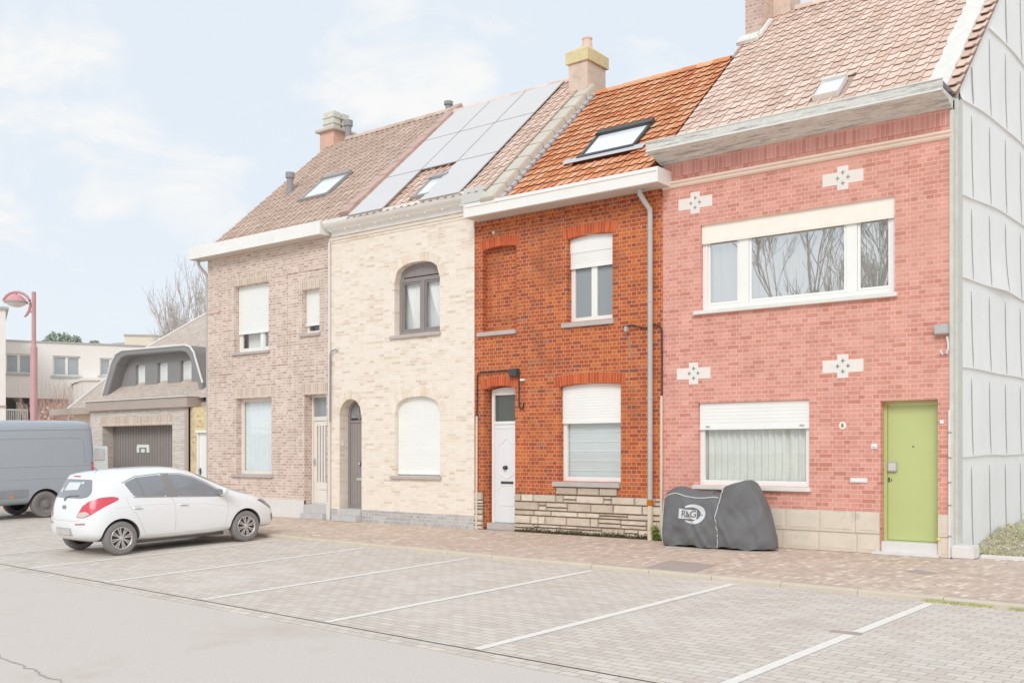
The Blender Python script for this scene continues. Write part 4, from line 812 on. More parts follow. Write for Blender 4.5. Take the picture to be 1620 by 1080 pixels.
rd = random.Random(5)
for i in range(n+1): q = .95+(QD-.95)*i/n; L_.append((-4.36+rd.uniform(-.012, .012), q))
Rr = [(-4.68+rd.uniform(-.025, .02), .95+(QD-.95)*i/n) for i in range(n, -1, -1)]
RC.plate(mb, (L_+Rr), [], .0, .075); mb.build('verge_mortar', M_['mortar_white'], D)
ridge(D, RC, -8.5, -4.2, QD+.02, M_['tile_pink'])
mb = MB(); RC.plate(mb, rect(-9.33, -9.26, QC+.05, QD), [], -.3, .02); mb.build('verge_board', M_['tile_gap_pale'], D)
mb = MB(); rz = 10.9
mb.quad(RC.at(-9.3, QD, -.02), RC.at(-4.18, QD, -.02), (-4.18, 25.4, 6.9), (-9.3, 25.4, 6.9)); mb.build('rear_roof', M_['tile_gap_pale'], D, recalc=False)
mb = MB(); mb.box(-9.36, -9.0, 19.84, 20.62, 9.6, 12.2); ch = mb.build('chimney', M_['brick_chimney'], D)
mb = MB(); mb.box(-9.0, -8.62, 20.42, 21.0, 10.2, 11.6); mb.build('side_flue', M_['chimney_render'], ch, bevel=.01)
mb = MB(); mb.box(-9.42, -8.94, 19.78, 20.68, 12.2, 12.32); mb.build('cap', M_['cement_coping'], ch)
mb = MB(); RC.plate(mb, rect(-9.40, -8.93, QC+.62, QC+.95), [], .02, .1); RC.plate(mb, rect(-8.99, -8.9, QC+.75, QC+1.55), [], .02, .1); mb.build('flashing', M_['mortar_white'], ch, bevel=.01)
# gable clad in lapped white sheets with sagging hems and stitched grooves
gz = lambda y: 6.42+(y-15.5)*math.tan(RC.p)-.03
seams = [(.0, 0), (1.52, .03), (2.88, .06), (4.24, .15), (5.50, .27), (6.95, .30), (8.4, .34), (9.8, .34), (11.5, .34)]
yr = 15.5+(QD*RC.c)
mb = MB(); mb.plate([(FY+.01, 0), (25.3, 0), (25.3, 6.9), (yr, gz(yr)), (FY+.01, gz(FY+.01))], [], lambda p, d: (d, p[0], p[1]), XD-.005, XD-.10); gw = mb.build('gable_wall', M_['corner_trim'], D)
def seamz(k, y):
    z, sag = seams[k]; t = min(1, max(0, (y-16.2)/4.6)); return z+sag*math.sin(t*math.pi/2)+(.008*math.sin(y*2.1+k*1.7) if k else 0)
mbs = MB(); gv = MB(); ny = 90
for k in range(len(seams)-1):
    rows = []; nr = 10
    for j in range(nr+1):
        row = []
        for i in range(ny+1):
            y = FY+.3+(25.2-FY-.3)*i/ny; zb, zt = seamz(k, y), seamz(k+1, y)+.08; zt = min(zt, gz(y) if y < yr else 2*gz(yr)-gz(y)); zb = min(zb, zt)
            t = j/nr; z = zb+(zt-zb)*t; out = .03*(1-t)**3+.02+.004*mnoise.noise(Vector((y*1.3, z*1.1, k)))+(.05*max(0, 1-abs(y-19.0)/1.2) * (1-t)**3 if k == 3 else 0)
            row.append((XD+out, y, z))
        rows.append(row)
    w_ = ny+1; mbs.add([p for r_ in rows for p in r_], [(j*w_+i, j*w_+i+1, (j+1)*w_+i+1, (j+1)*w_+i) for j in range(nr) for i in range(ny)])
    back = [(XD-.005, p[1], p[2]) for p in rows[0]]; mbs.add(list(rows[0])+back, [(i+1, i, w_+i, w_+i+1) for i in range(ny)])
    for y in (16.95, 18.08, 19.2, 20.36, 21.5, 22.6, 23.8):
        z0_, z1_ = seamz(k, y)+(.0 if k else .0)+.02, seamz(k+1, y)-.16
        top = gz(y) if y < yr else 2*gz(yr)-gz(y); z1_ = min(z1_, top-.05)
        if z1_-z0_ < .15: continue
        pts = []
        for j in range(9):
            t = j/8; z = z0_+(z1_-z0_)*t; tt = (z-seamz(k, y))/max(.01, (seamz(k+1, y)+.08-seamz(k, y))); pts.append((XD+.03*(1-tt)**3+.02+.004*mnoise.noise(Vector((y*1.3, z*1.1, k)))+.004+(.05*max(0, 1-abs(y-19.0)/1.2)*(1-tt)**3 if k == 3 else 0), y+.003*math.sin(z*3), z))
        gv.tube(pts, [.004]+[.0105]*7+[.003], 6)
sc_ = mbs.build('sheet_cladding', M_['sheet_white'], D, smooth=True, recalc=False); gv.build('sheet_seam', M_['sheet_groove'], sc_)
# ================================================================== garage house, yard wall, far buildings
mat('fascia_taupe', (188, 174, 164), .7, .3, .06); mat('dormer_grey', (148, 146, 145), .7, .3, .05, 2); mat('garage_door', (154, 147, 142), .6, .3, .06, 3); mat('groove_dark', (134, 127, 122), .8, .2)
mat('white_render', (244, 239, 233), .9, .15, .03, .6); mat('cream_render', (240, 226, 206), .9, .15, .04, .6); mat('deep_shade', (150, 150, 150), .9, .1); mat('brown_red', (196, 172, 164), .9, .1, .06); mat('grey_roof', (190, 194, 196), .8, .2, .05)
mat('lead_white', (238, 236, 232), .6, .3, .04)
GX0, GX1 = F(143, 700)[0], F(298.5, 700)[0]
G = thing('garage_house', 'low house with brown hipped roof, grey dormer and wide brown garage door', 'house', ((GX0+GX1)/2, FY, 0))
gd = rect(F(162, 700)[0], F(272.5, 700)[0], 0, 2.34)
wall(G, 'wall', M_['brick_garage'], rect(GX0, GX1, 0, 2.80), [gd], t=.36)
mb = MB(); mb.box(gd[0][0]-.1, gd[1][0]+.1, FY-.006, FY+.02, 2.345, 2.60); mb.build('soldier_course', M_['brick_dun_soldier'], G)
y = FY+.34; mb = MB(); mb.box(gd[0][0]-.02, gd[1][0]+.02, y, y+.05, 0, 2.36); d = mb.build('garage_door', M_['garage_door'], G)
mb = MB(); n = 26
for i in range(1, n): x = gd[0][0]+(gd[1][0]-gd[0][0])*i/n; mb.box(x-.007, x+.007, y-.006, y+.01, .03, 2.3)
mb.build('board_groove', M_['groove_dark'], d)
q = F(227, 709, y); sg = MB()
sg.plate(rect(q[0]-.3, q[0]+.3, q[1]+.02, q[1]+.11), [], wf, y-.02, y-.006); sg.plate(rect(q[0]-.32, q[0]-.2, q[1]-.12, q[1]+.06), [], wf, y-.021, y-.007); sg.plate(rect(q[0]-.09, q[0]+.09, q[1]-.12, q[1]-.01), [], wf, y-.021, y-.007); sg.plate(rect(q[0]+.19, q[0]+.32, q[1]-.12, q[1]+.06), [], wf, y-.022, y-.007)
sn = sg.build('door_sign', M_['white_pvc'], d)
mb = MB(); mb.box(GX0-.08, GX1+.10, FY-.12, FY+.4, 2.795, 3.08); mb.build('fascia', M_['fascia_taupe'], G, bevel=.01)
mb = MB(); mb.box(F(293.5, 700)[0], GX1, FY-.03, FY+.05, 0, 2.79); mb.build('side_pier', M_['fascia_taupe'], G)
mb = MB(); mb.box(GX0-.12, GX1+.12, FY-.16, FY+.3, 3.078, 3.10); mb.build('fascia_cap', M_['lead_white'], G)
# roof: low slope behind the fascia, steep main plane with raked left edge, dormer
xl = F(105, 648, 16.3)[0]
k0 = Gx(106, 648, xl); k1 = Gx(222, 556, xl); k2 = (k1[0]+6.0, k1[1]+6.0*math.tan(R(31)))
xr = XA-.02
mb = MB(); th_ = .12
pl3 = [(k0[0], k0[1]), (k1[0], k1[1]), k2]
for (ya, za), (yb, zb) in zip(pl3[:-1], pl3[1:]):
    mb.add([(x, yy, zz+dz) for dz in (0, -th_) for x in (xl, xr+4) for yy, zz in ((ya, za), (yb, zb))], [(0, 2, 3, 1), (4, 5, 7, 6), (0, 1, 5, 4), (2, 6, 7, 3), (0, 4, 6, 2), (1, 3, 7, 5)])
rf = mb.build('roof', M_['slate_roof'], G, recalc=True)
mb = MB(); mb.tube([(xl, p[0], p[1]+.02) for p in pl3], .035, 6); mb.build('verge_trim', M_['lead_white'], G)
# body under the roof, gable and left eave
mb = MB(); mb.box(xl+.15, GX0-.09, k0[0]+.15, k0[0]+4, 0, k0[1]-.05); mb.build('side_wing', M_['cream_render'], G)
mb = MB(); mb.add([(xl+.12, k0[0]+.2, 0), (xl+.12, k2[0], 0), (xl+.12, k2[0], k2[1]-.2), (xl+.12, k1[0], k1[1]-.2), (xl+.12, k0[0]+.2, k0[1]-.1)], [(0, 1, 2, 3, 4)]); mb.build('gable_wall', M_['cream_render'], G, recalc=False)
e0 = F(88, 648, 16.25); mb = MB(); mb.box(e0[0], GX0-.085, 16.05, 16.35, k0[1]-.17, k0[1]+.02); mb.build('eaves_board', M_['fascia_taupe'], G)
# dormer with swept trapezoid hood
yd = 17.1
PX = [(173, 628), (188, 574), (195, 561), (205, 555), (304, 546.5), (313, 549), (319, 558), (333, 606), (333, 619)]
po = [F(px, py, yd) for px, py in PX]
zb_ = po[0][1]; po[-1] = (po[-1][0], zb_); base = [(po[0][0], zb_)]
poly = [(po[0][0], zb_)]+[(po[-1][0], zb_)]+po[-2:0:-1]
inn_px = [(182, 625), (196, 578), (203, 567), (212, 563), (297, 556), (306, 558), (311, 565), (327, 612)]
pi_ = [F(px, py, yd) for px, py in inn_px]; inn = [(pi_[0][0], zb_+.03), (pi_[-1][0], zb_+.03)]+pi_[-2:0:-1]
yb_ = 19.6
mb = MB(); mb.plate(poly, [inn], wf, yd-.25, yd+2.4); mb.build('dormer_hood', M_['dormer_grey'], G, bevel=.02)
mb = MB(); mb.tube([(p[0], yd-.26, p[1]) for p in [po[0]]+po[1:-1]], .03, 6); mb.build('hood_trim', M_['lead_white'], G)
wns = []
for a, b, t, bt in ((214.5, 229.5, 576, 611), (249, 265, 572.5, 608), (285.5, 303, 569, 606)):
    A0 = F(a, bt, yd+.1); B0 = F(b, t, yd+.1); wns.append(rect(A0[0], B0[0], A0[1], B0[1]))
mb = MB(); mb.plate([(p[0], max(p[1], zb_+.02)) for p in inset(inn, -.03)], wns, wf, yd+.1, yd+.3); dw = mb.build('dormer_front', M_['dormer_grey'], G)
for r_ in wns:
    mb = MB(); x0_, x1_, z0_, z1_ = r_[0][0], r_[1][0], r_[0][1], r_[2][1]
    mb.plate(rect(x0_-.01, x1_+.01, z0_-.01, z1_+.01), [rect(x0_+.06, x1_-.06, z0_+.06, z1_-.06)], wf, yd+.2, yd+.26); wn = mb.build('dormer_window', M_['white_pvc'], G)
    mb = MB(); mb.box(x0_+.03, x1_-.03, yd+.235, yd+.245, z0_+.03, z1_-.03); mb.build('pane', mat('blind_pale', (232, 234, 234), .1, .6) if 'blind_pale' not in MATS else MATS['blind_pale'], wn)
# brick roof strip between fascia and dormer
mb = MB(); mb.add([(GX0-.05, FY+.2, 3.05), (xr+.0, FY+.2, 3.05), (xr+.0, yd-.1, zb_+.02), (GX0-.05, yd-.1, zb_+.02)], [(0, 1, 2, 3)]); mb.build('lower_roof', M_['slate_roof'], G, recalc=False)
mb = MB(); mb.box(po[0][0]+.1, XA, yd-.16, yd-.1, zb_-.03, zb_+.05); mb.build('roof_flashing', M_['lead_white'], G)
# yard wall and gate between the garage and the row
yy = FY+.06; g0, g1 = F(311, 690, yy)[0], XA-.012
mb = MB(); mb.plate([(GX1+.004, 0), (g0, 0), (g0, 2.17), (g1, 2.17), (g1, 2.79), (GX1+.004, 2.79)], [], wf, yy, yy+.25); yw = mb.build('yard_wall', M_['brick_yellow']); tag(yw, 'weathered yellow brick wall above the white gate beside the garage', 'wall')
gt = thing('yard_gate', 'narrow white gate in the yellow brick wall beside the garage', 'gate', ((g0+XA)/2, yy, 0))
mb = MB(); mb.plate(rect(g0+.055, g1-.005, .02, 2.09), [], wf, yy+.06, yy+.10); mb.build('panel', M_['white_paint'], gt)
mb = MB(); mb.box(g0-.04, g1, yy-.03, yy+.12, 2.10, 2.168); mb.build('head_frame', M_['white_paint'], gt); mb = MB(); mb.box(g0+.003, g0+.05, yy-.0, yy+.12, 0, 2.098); mb.build('jamb', M_['white_paint'], gt)
mb = MB(); mb.box(g0+.09, g0+.12, yy+.03, yy+.07, .98, 1.16); mb.tube([(g0+.105, yy+.04, 1.1), (g0+.105, yy, 1.1), (g0+.2, yy, 1.1)], .012, 6); mb.build('handle', M_['dark_metal'], gt)
# white flat-roofed block far left: frontal frame at depth, receding to the right
def frame(px, py_h, Z, ang):
    o = Zd(px, YH, Z); o.z = 0; vx = Vector((EX.x*math.cos(ang)+EX.y*math.sin(ang), EY.x*math.cos(ang)+EY.y*math.sin(ang), 0)); vy = Vector((-vx.y, vx.x, 0))
    M = Matrix(((vx.x, vy.x, 0, o.x), (vx.y, vy.y, 0, o.y), (0, 0, 1, 0), (0, 0, 0, 1))); return M
def onf(M, px, py):
    r = ray(px, py); o = M.to_translation(); n = Vector((M[0][1], M[1][1], 0)); t = o.dot(n)/r.dot(n); P = Vector((r.x*t, r.y*t, r.z*t+H)); q = M.inverted() @ P; return q.x, q.z
Mw = frame(10, 0, 50, R(24.6))
wb = thing('apartment_block', 'white flat roofed block with wide grey windows beyond the street lamp', 'building', Mw.to_translation())
wfm = lambda p, d: Mw @ Vector((p[0], d, p[1]))
xa, zt = onf(Mw, -60, 536); xb = onf(Mw, 245, 548)[0]; zt = onf(Mw, 100, 543)[1]
hol = []
for a, t, b, u in ((8, 560, 50.5, 590), (83.5, 563.5, 127, 594), (158, 567, 192, 594)):
    A0 = onf(Mw, a, u); B0 = onf(Mw, b, t); hol.append(rect(A0[0], B0[0], A0[1], B0[1]))
r0 = onf(Mw, 9, 664); r1 = onf(Mw, 52, 629); rec = rect(r0[0], r1[0], -.2, r1[1]); r2 = onf(Mw, 59, 630); r3 = onf(Mw, 108, 630); rec2 = rect(r2[0], r3[0], -.2, r2[1])
mb = MB(); mb.plate(rect(xa, xb, -.3, zt), hol+[rec, rec2], wfm, 0, .35); mb.build('wall', M_['white_render'], wb)
mb = MB(); mb.plate(rect(xa-.05, xb+.05, zt, zt+.07), [], wfm, -.06, .5); mb.build('roof_edge', M_['pale_box'], wb)
mb = MB(); mb.add([Mw @ Vector(p) for p in ((xa, .3, zt), (xb, .3, zt), (xb, 9, zt), (xa, 9, zt), (xb, 9, -.3), (xb, .3, -.3))], [(0, 1, 2, 3), (1, 5, 4, 2)]); mb.build('roof', M_['grey_roof'], wb, recalc=False)
for h in hol:
    x0_, x1_, z0_, z1_ = h[0][0], h[1][0], h[0][1], h[2][1]; xm = (x0_+x1_)/2
    mb = MB(); mb.plate(rect(x0_-.01, x1_+.01, z0_-.01, z1_+.01), [rect(x0_+.08, xm-.06, z0_+.08, z1_-.08), rect(xm+.06, x1_-.08, z0_+.08, z1_-.08)], wfm, .12, .2); wn = mb.build('window', M_['white_pvc'], wb)
    mb = MB(); mb.plate(rect(x0_+.03, x1_-.03, z0_+.03, z1_-.03), [], wfm, .16, .17); mb.build('pane', MATS['pane_grey'], wn)
    mb = MB(); mb.plate(rect(x0_-.1, x1_+.08, z0_-.1, z0_-.0), [], wfm, -.08, .1); mb.build('sill', M_['pale_box'], wn)
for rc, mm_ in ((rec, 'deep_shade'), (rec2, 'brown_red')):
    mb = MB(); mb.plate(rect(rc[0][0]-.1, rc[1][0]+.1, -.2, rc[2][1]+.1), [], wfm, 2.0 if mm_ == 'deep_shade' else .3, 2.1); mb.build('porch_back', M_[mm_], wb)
a0 = onf(Mw, 24, 664); a1 = onf(Mw, 42, 634); mb = MB(); mb.plate(rect(a0[0], a0[0]+(a1[0]-a0[0])*.42, 0, a1[1]), [], wfm, 1.5, 1.6); mb.plate(rect(a0[0]+(a1[0]-a0[0])*.52, a1[0], 0, a1[1]-.1), [], wfm, 1.5, 1.6); mb.build('entrance_door', M_['white_pvc'], wb)
mb = MB(); b0 = onf(Mw, 10, 664); b1 = onf(Mw, 44, 649)
for i in range(13): x = b0[0]+(b1[0]-b0[0])*i/12; mb.plate(rect(x-.018, x+.018, 1.0, b1[1]), [], wfm, -.3, -.26)
mb.plate(rect(b0[0], b1[0], b1[1]-.02, b1[1]+.05), [], wfm, -.31, -.25); mb.build('railing', M_['white_pvc'], wb)
c0 = onf(Mw, 112, 607); c1 = onf(Mw, 128, 601.5); c2 = onf(Mw, 175, 601); mb = MB(); mb.plate([(c0[0], c0[1]-.08), (c1[0], c1[1]-.08), (c2[0], c2[1]-.08), (c2[0], c2[1]+.05), (c1[0], c1[1]+.05), (c0[0], c0[1]+.05)], [], wfm, -1.2, 0); mb.plate([(c0[0]+.1, -.2), (c2[0], -.2), (c2[0], c2[1]-.08), (c1[0], c1[1]-.08), (c0[0]+.1, c0[1]-.1)], [], wfm, -1.1, -.01); mb.build('stair_canopy', M_['white_render'], wb)
# nearer white block at the very left edge
Ml = frame(-60, 0, 44, R(28)); lb = thing('apartment_block', 'tall white rendered block cut off by the left edge', 'building', Ml.to_translation())
lf = lambda p, d: Ml @ Vector((p[0], d, p[1])); x0_, zt = onf(Ml, 9, 489); xa = onf(Ml, -220, 489)[0]; zs_ = onf(Ml, 5, 642)[1]
mb = MB(); mb.plate(rect(xa, x0_, -.3, zt), [], lf, 0, 9); mb.build('wall', M_['white_render'], lb)
mb = MB(); mb.plate(rect(xa, x0_+.12, zt, zt+.1), [], lf, -.12, 9); mb.build('roof_edge', M_['pale_box'], lb); mb = MB(); mb.plate(rect(xa, x0_+.03, zs_-.05, zs_+.03), [], lf, -.05, .2); mb.build('string_course', M_['brown_red'], lb)
# small cream house with grey lean-to roof above the white block
Ms = frame(214, 0, 62, R(10)); sh = thing('far_house', 'small cream house with grey lean-to roof peeping over the white block', 'house', Ms.to_translation()); sf = lambda p, d: Ms @ Vector((p[0], d, p[1]))
q0 = onf(Ms, 197, 531); q1 = onf(Ms, 262, 535); q2 = onf(Ms, 174, 546)
mb = MB(); mb.plate(rect(q0[0], q1[0], -.3, q0[1]), [], sf, 0, 5); mb.build('wall', M_['cream_render'], sh)
mb = MB(); mb.plate(rect(q0[0]-.05, q1[0], q0[1], q0[1]+.1), [], sf, -.06, 5); mb.build('roof_edge', M_['pale_box'], sh)
mb = MB(); mb.plate([(q2[0], q2[1]-.3), (q0[0], q2[1]-.3), (q0[0], q0[1]-1.0), (q2[0]+1.0, q2[1]+.25), (q2[0], q2[1]+.15)], [], sf, .3, 4); mb.build('lean_to_roof', M_['grey_roof'], sh)
mb = MB(); mb.plate(rect(q2[0]+.1, q0[0], -.3, q2[1]-.3), [], sf, .4, 4); mb.build('side_wall', M_['white_render'], sh)
# ================================================================== street lamp
mat('lamp_red', (204, 158, 157), .5, .4, .06, 3); mat('lamp_hood', (224, 156, 159), .4, .5, .04); mat('lamp_rim', (176, 168, 164), .5, .4); mat('lamp_glass', (236, 232, 228), .15, .5)
q = Zd(53.5, YH, 30); lampo = thing('street_lamp', 'faded red street lamp with hooked arm and round hood behind the van', 'street lamp', (q.x, q.y, 0))
pxm = 30/FPX
def lp(px, py, dd=0): v = Zd(px, py, 30); return v
mb = MB(); zt = lp(53, 462).z; zm = lp(53, 549).z; mb.lathe([(0, 0), (.16, 0), (.16, .12), (.105, .2), (.10, zm), (.075, zm+.04), (.062, zm+.1), (.06, zt), (0, zt+.02)], (q.x, q.y, 0), 16); mb.build('post', M_['lamp_red'], lampo, smooth=True)
arcp = [(39, 501), (43, 497), (46.5, 490), (48, 482), (46.8, 475), (43, 469), (37, 464.5), (30, 462.3), (23, 462.2), (16, 464), (10, 468), (6.5, 472.5), (4.8, 476)]
mb = MB(); mb.tube([lp(*p) for p in arcp], [.03]+[.042]*10+[.04, .034], 8); mb.build('arm', M_['lamp_red'], lampo, smooth=True)
for a_, b_ in ((47, 478.5), (46.5, 493)): mb = MB(); mb.tube([lp(a_, b_), lp(53, b_)], .03, 8); mb.build('bracket', M_['lamp_red'], lampo)
c = lp(25.5, 477.5); rr = 17.2*pxm
mb = MB(); mb.lathe([(0, .225), (.06, .22), (rr*.45, .19), (rr*.75, .11), (rr*.93, .02), (rr, -.0), (rr, -.015), (0, -.01)], c, 24); hd = mb.build('lamp_hood', M_['lamp_hood'], lampo, smooth=True)
mb = MB(); mb.lathe([(rr*1.02, .015), (rr*1.03, -.03), (rr*.98, -.04), (rr*.9, -.02)], c, 24); mb.build('rim', M_['lamp_rim'], hd)
mb = MB(); mb.lathe([(rr*.9, -.03), (rr*.7, -.1), (rr*.35, -.145), (0, -.15)], c, 24); mb.build('lens', M_['lamp_glass'], hd, smooth=True)
mb = MB(); mb.tube([c+Vector((0, 0, .2)), lp(25.5, 463)], .03, 8); mb.build('hanger', M_['lamp_red'], lampo)
# ================================================================== trees, bush, plants
mat('bark_pale', (206, 196, 190), .9, .1, .12, 8); mat('bark_grey', (196, 186, 182), .9, .1, .1, 8); mat('bark_dark', (186, 181, 176), .9, .1, .1, 8)
def grow(mb, p, d, l, r, lev, rd, up=.12, kids=(3, 5), spread=.65, n=4, thin=.62, minr=.006, twmb=None):
    pts = [p]; rr = [r]; q = Vector(p); dd = Vector(d).normalized(); st = 4
    for i in range(st):
        dd = (dd+Vector((rd.uniform(-.16, .16), rd.uniform(-.16, .16), rd.uniform(-.06, .16)+up*.3))).normalized(); q = q+dd*l/st; pts.append(q.copy()); rr.append(max(minr*.7, r*(1-.45*(i+1)/st)))
    (twmb if (twmb is not None and lev < 3) else mb).tube(pts, rr, 6 if r > .05 else (4 if r > .02 else 3), cap=False)
    if lev <= 0: return
    for k in range(rd.randint(*kids)):
        t = rd.uniform(.35, 1); i = min(st-1, int(t*st)); b = pts[i].lerp(pts[i+1], t*st-i)
        ax = Vector((rd.gauss(0, 1), rd.gauss(0, 1), rd.gauss(0, .6))); nd = (dd+ax.normalized()*spread+Vector((0, 0, up))).normalized()
        grow(mb, b, nd, l*rd.uniform(.5, .78), max(minr, rr[i]*thin), lev-1, rd, up, kids, spread, n, thin, minr, twmb)
    grow(mb, pts[-1], dd, l*rd.uniform(.6, .8), max(minr, rr[-1]), lev-1, rd, up, kids, spread, n, thin, minr, twmb)
def bare_tree(label, base, height, seed, m, lev=5, spread=.55, up=.14, r=.13, lean=(0, 0), kids=(2, 4), group=None, minr=.009):
    rd = random.Random(seed); t = thing('bare_tree', label, 'tree', base, group); tm = MB(); tw = MB()
    grow(tm, Vector(base), Vector((lean[0], lean[1], 1)), height*.36, r, lev, rd, up, kids, spread, minr=minr, twmb=tw)
    tm.build('trunk', m, t, smooth=True); tw.build('crown', m, t, recalc=False); return t
q = Zd(256, YH, 44); bare_tree('pale bare birch rising behind the brown roof, nearer the lamp', (q.x, q.y, 0), 10.0, 5, M_['bark_pale'], spread=.62, up=.14, minr=.011)
q = Zd(310, YH, 52); bare_tree('slim bare tree just left of the dun brick house eaves', (q.x, q.y, 0), 11.6, 15, M_['bark_grey'], spread=.5, up=.2, minr=.011)
q = Zd(278, YH, 66); tag((lambda mb: (mb.lathe([(0, 9.2), (.5, 8.2), (.85, 6.4), (1.0, 4), (.7, 0)], (q.x, q.y, 0), 12), mb.build('cypress_core', mat('cypress_grey', (196, 188, 178), .95, .1, .2, 9, bump=.8, bs=14)))[1])(MB()), 'grey green cypress shape standing behind the birch', 'tree')
bare_tree('bare tree across the road mirrored left of centre in the wide window', (-17.0, -8.5, -.3), 16, 8, M_['bark_dark'], lev=5, spread=.6, r=.17, group='bare trees across the road', minr=.014)
bare_tree('bare tree across the road mirrored right of centre in the wide window', (-13.0, -8.0, -.3), 15, 21, M_['bark_dark'], lev=5, spread=.6, r=.17, group='bare trees across the road', minr=.014)
tilemat('leaf_green', [(0, (98, 112, 50)), (.5, (124, 140, 62)), (1, (150, 166, 84))]); tilemat('leaf_pale', [(0, (150, 164, 150)), (1, (184, 194, 178))]); tilemat('leaf_russet', [(0, (196, 160, 150)), (.5, (214, 184, 172)), (1, (226, 204, 194))])
tilemat('grass_pale', [(0, (172, 170, 132)), (.5, (196, 196, 156)), (1, (222, 212, 184))])
def leafcloud(mb, c, rad, n, rd, s=(.05, .1), flat=1):
    for i in range(n):
        d = Vector((rd.gauss(0, 1), rd.gauss(0, 1), rd.gauss(0, 1))).normalized()*rd.random()**.4; p = Vector(c)+Vector((d.x*rad[0], d.y*rad[1], d.z*rad[2])); k = rd.uniform(*s)
        a = Vector((rd.gauss(0, 1), rd.gauss(0, 1), rd.gauss(0, 1))).normalized(); b = a.orthogonal().normalized()
        mb.add([p-a*k, p+b*k*.5, p+a*k, p-b*k*.5], [(0, 1, 2, 3)], a=rd.random())
rd = random.Random(3); pn = thing('pine_tree', 'dark green pine top showing above the white flat roof', 'tree', Zd(96, YH, 78)); pn.location.z = 0
mb = MB(); mb.tube([pn.location+Vector((0, 0, 0)), pn.location+Vector((0, 0, 9.6))], [.2, .06], 8); mb.build('trunk', M_['bark_grey'], pn)
mb = MB()
for px, py, r_ in ((74, 543, .4), (80, 538, .5), (88, 532, .45), (87, 542, .6), (96, 541, .7), (103, 533, .45), (104, 542, .6), (112, 541, .5), (119, 537, .4), (122, 543, .4), (97, 548, 1.2), (110, 548, 1), (84, 548, 1), (145, 545, .35), (151, 543, .3)):
    leafcloud(mb, Zd(px, py, 78), (r_, r_, r_*.8), int(150*r_), rd, (.08, .2))
mb.build('crown', M_['leaf_pale'], pn, attr=True)
q = Zd(84, YH, 40); q.z = 0; bu = thing('shrub', 'reddish brown twiggy shrub between lamp post and brown roof', 'shrub', q); mb = MB(); tw = MB()
for i in range(26): grow(tw, q+Vector((rd.uniform(-.35, .35), rd.uniform(-.3, .3), 0)), (rd.uniform(-.5, .5), rd.uniform(-.4, .4), 1), 2.0, .02, 2, rd, .2, (2, 3), .5, minr=.008)
tw.build('stem', mat('twig_red', (206, 178, 166), .9, .1, .1), bu, recalc=False)
leafcloud(mb, q+Vector((.1, 0, 2.5)), (.8, .6, 1.0), 520, rd, (.05, .11)); mb.build('foliage', M_['leaf_russet'], bu, attr=True)
# weed by the orange house downpipe
q = Vector((F(1040, 853, 15.9)[0], 15.9, 0)); wd_ = thing('weed', 'small green weed growing at the foot of the downpipe', 'plant', q); mb = MB(); tw = MB()
for i in range(16):
    a = rd.uniform(0, 6.28); top = q+Vector((.12*math.cos(a)*rd.random(), -.03-.08*rd.random(), rd.uniform(.1, .34))); tw.tube([q+Vector((rd.uniform(-.04, .04), -.03, 0)), (q+top)/2+Vector((0, -.02, .02)), top], .004, 3)
    for k in range(16):
        p = q.lerp(top, rd.uniform(.15, 1))+Vector((rd.gauss(0, .025), rd.gauss(0, .02), rd.gauss(0, .015))); s_ = rd.uniform(.014, .028); e1 = Vector((rd.gauss(0, 1), rd.gauss(0, 1), rd.gauss(0, .5))).normalized(); e2 = e1.orthogonal().normalized(); mb.add([p-e1*s_, p+e2*s_*.55, p+e1*s_, p-e2*s_*.55], [(0, 1, 2, 3)], a=rd.random())
tw.build('stem', M_['leaf_green'], wd_, recalc=False); mb.build('foliage', M_['leaf_green'], wd_, attr=True)
# verge bank right of the gable: soil, edging, grass
mb = MB(); nx, ny = 40, 30; bx0, bx1, by0, by1 = XD+.06, 9.0, FY+.42, 26.0
def bank(x, y): t = max(0, min(1, (y-by0)/2.4)); return .02+.22*t*t*(3-2*t)*(1+.35*mnoise.noise(Vector((x*.9, y*.9, 0))))+.05*mnoise.noise(Vector((x*2.3, y*2.3, 4)))*t+.03*(y-by0)
for j in range(ny+1):
    for i in range(nx+1): x = bx0+(bx1-bx0)*i/nx; y = by0+(by1-by0)*(j/ny)**1.6; mb.v.append((x, y, bank(x, y)))
w_ = nx+1; mb.f = [(j*w_+i, j*w_+i+1, (j+1)*w_+i+1, (j+1)*w_+i) for j in range(ny) for i in range(nx)]; mb.a = [.5]*len(mb.f); o = mb.build('soil_bank', M_['earth'], smooth=True, recalc=False); o['kind'] = 'structure'
e0 = gpt(1525, 876.5); mb = MB(); mb.box(XD+.3, 9, FY+.28, FY+.42, -.05, .05); struct('edging_kerb', mb, M_['pale_stone'], bevel=.015)
mb = MB(); rd = random.Random(9)
for i in range(16000):
    x = bx0+.02+3.2*rd.random()**.9; y = by0+.01+4.6*rd.random()**1.8
    if mnoise.noise(Vector((x*1.6, y*1.6, 7))) < -.12: continue
    z = bank(x, y)-.01; h = rd.uniform(.02, .085)*(1.6 if rd.random() < .08 else 1); a = rd.uniform(0, 6.28); l = rd.uniform(.3, 1.3)*h; w = rd.uniform(.002, .005); dx, dy = math.cos(a), math.sin(a)
    mb.add([(x-w*dy, y+w*dx, z), (x+w*dy, y-w*dx, z), (x+dx*l*.5+w*.6*dy, y+dy*l*.5, z+h*.7), (x+dx*l, y+dy*l, z+h*.85)], [(0, 1, 2, 3)], a=rd.random())
for i in range(700):
    x = bx0+.02+2.6*rd.random(); y = by0+.02+2.5*rd.random()**1.5; leafcloud(mb, (x, y, bank(x, y)+.04), (.05, .05, .03), 3, rd, (.015, .035))
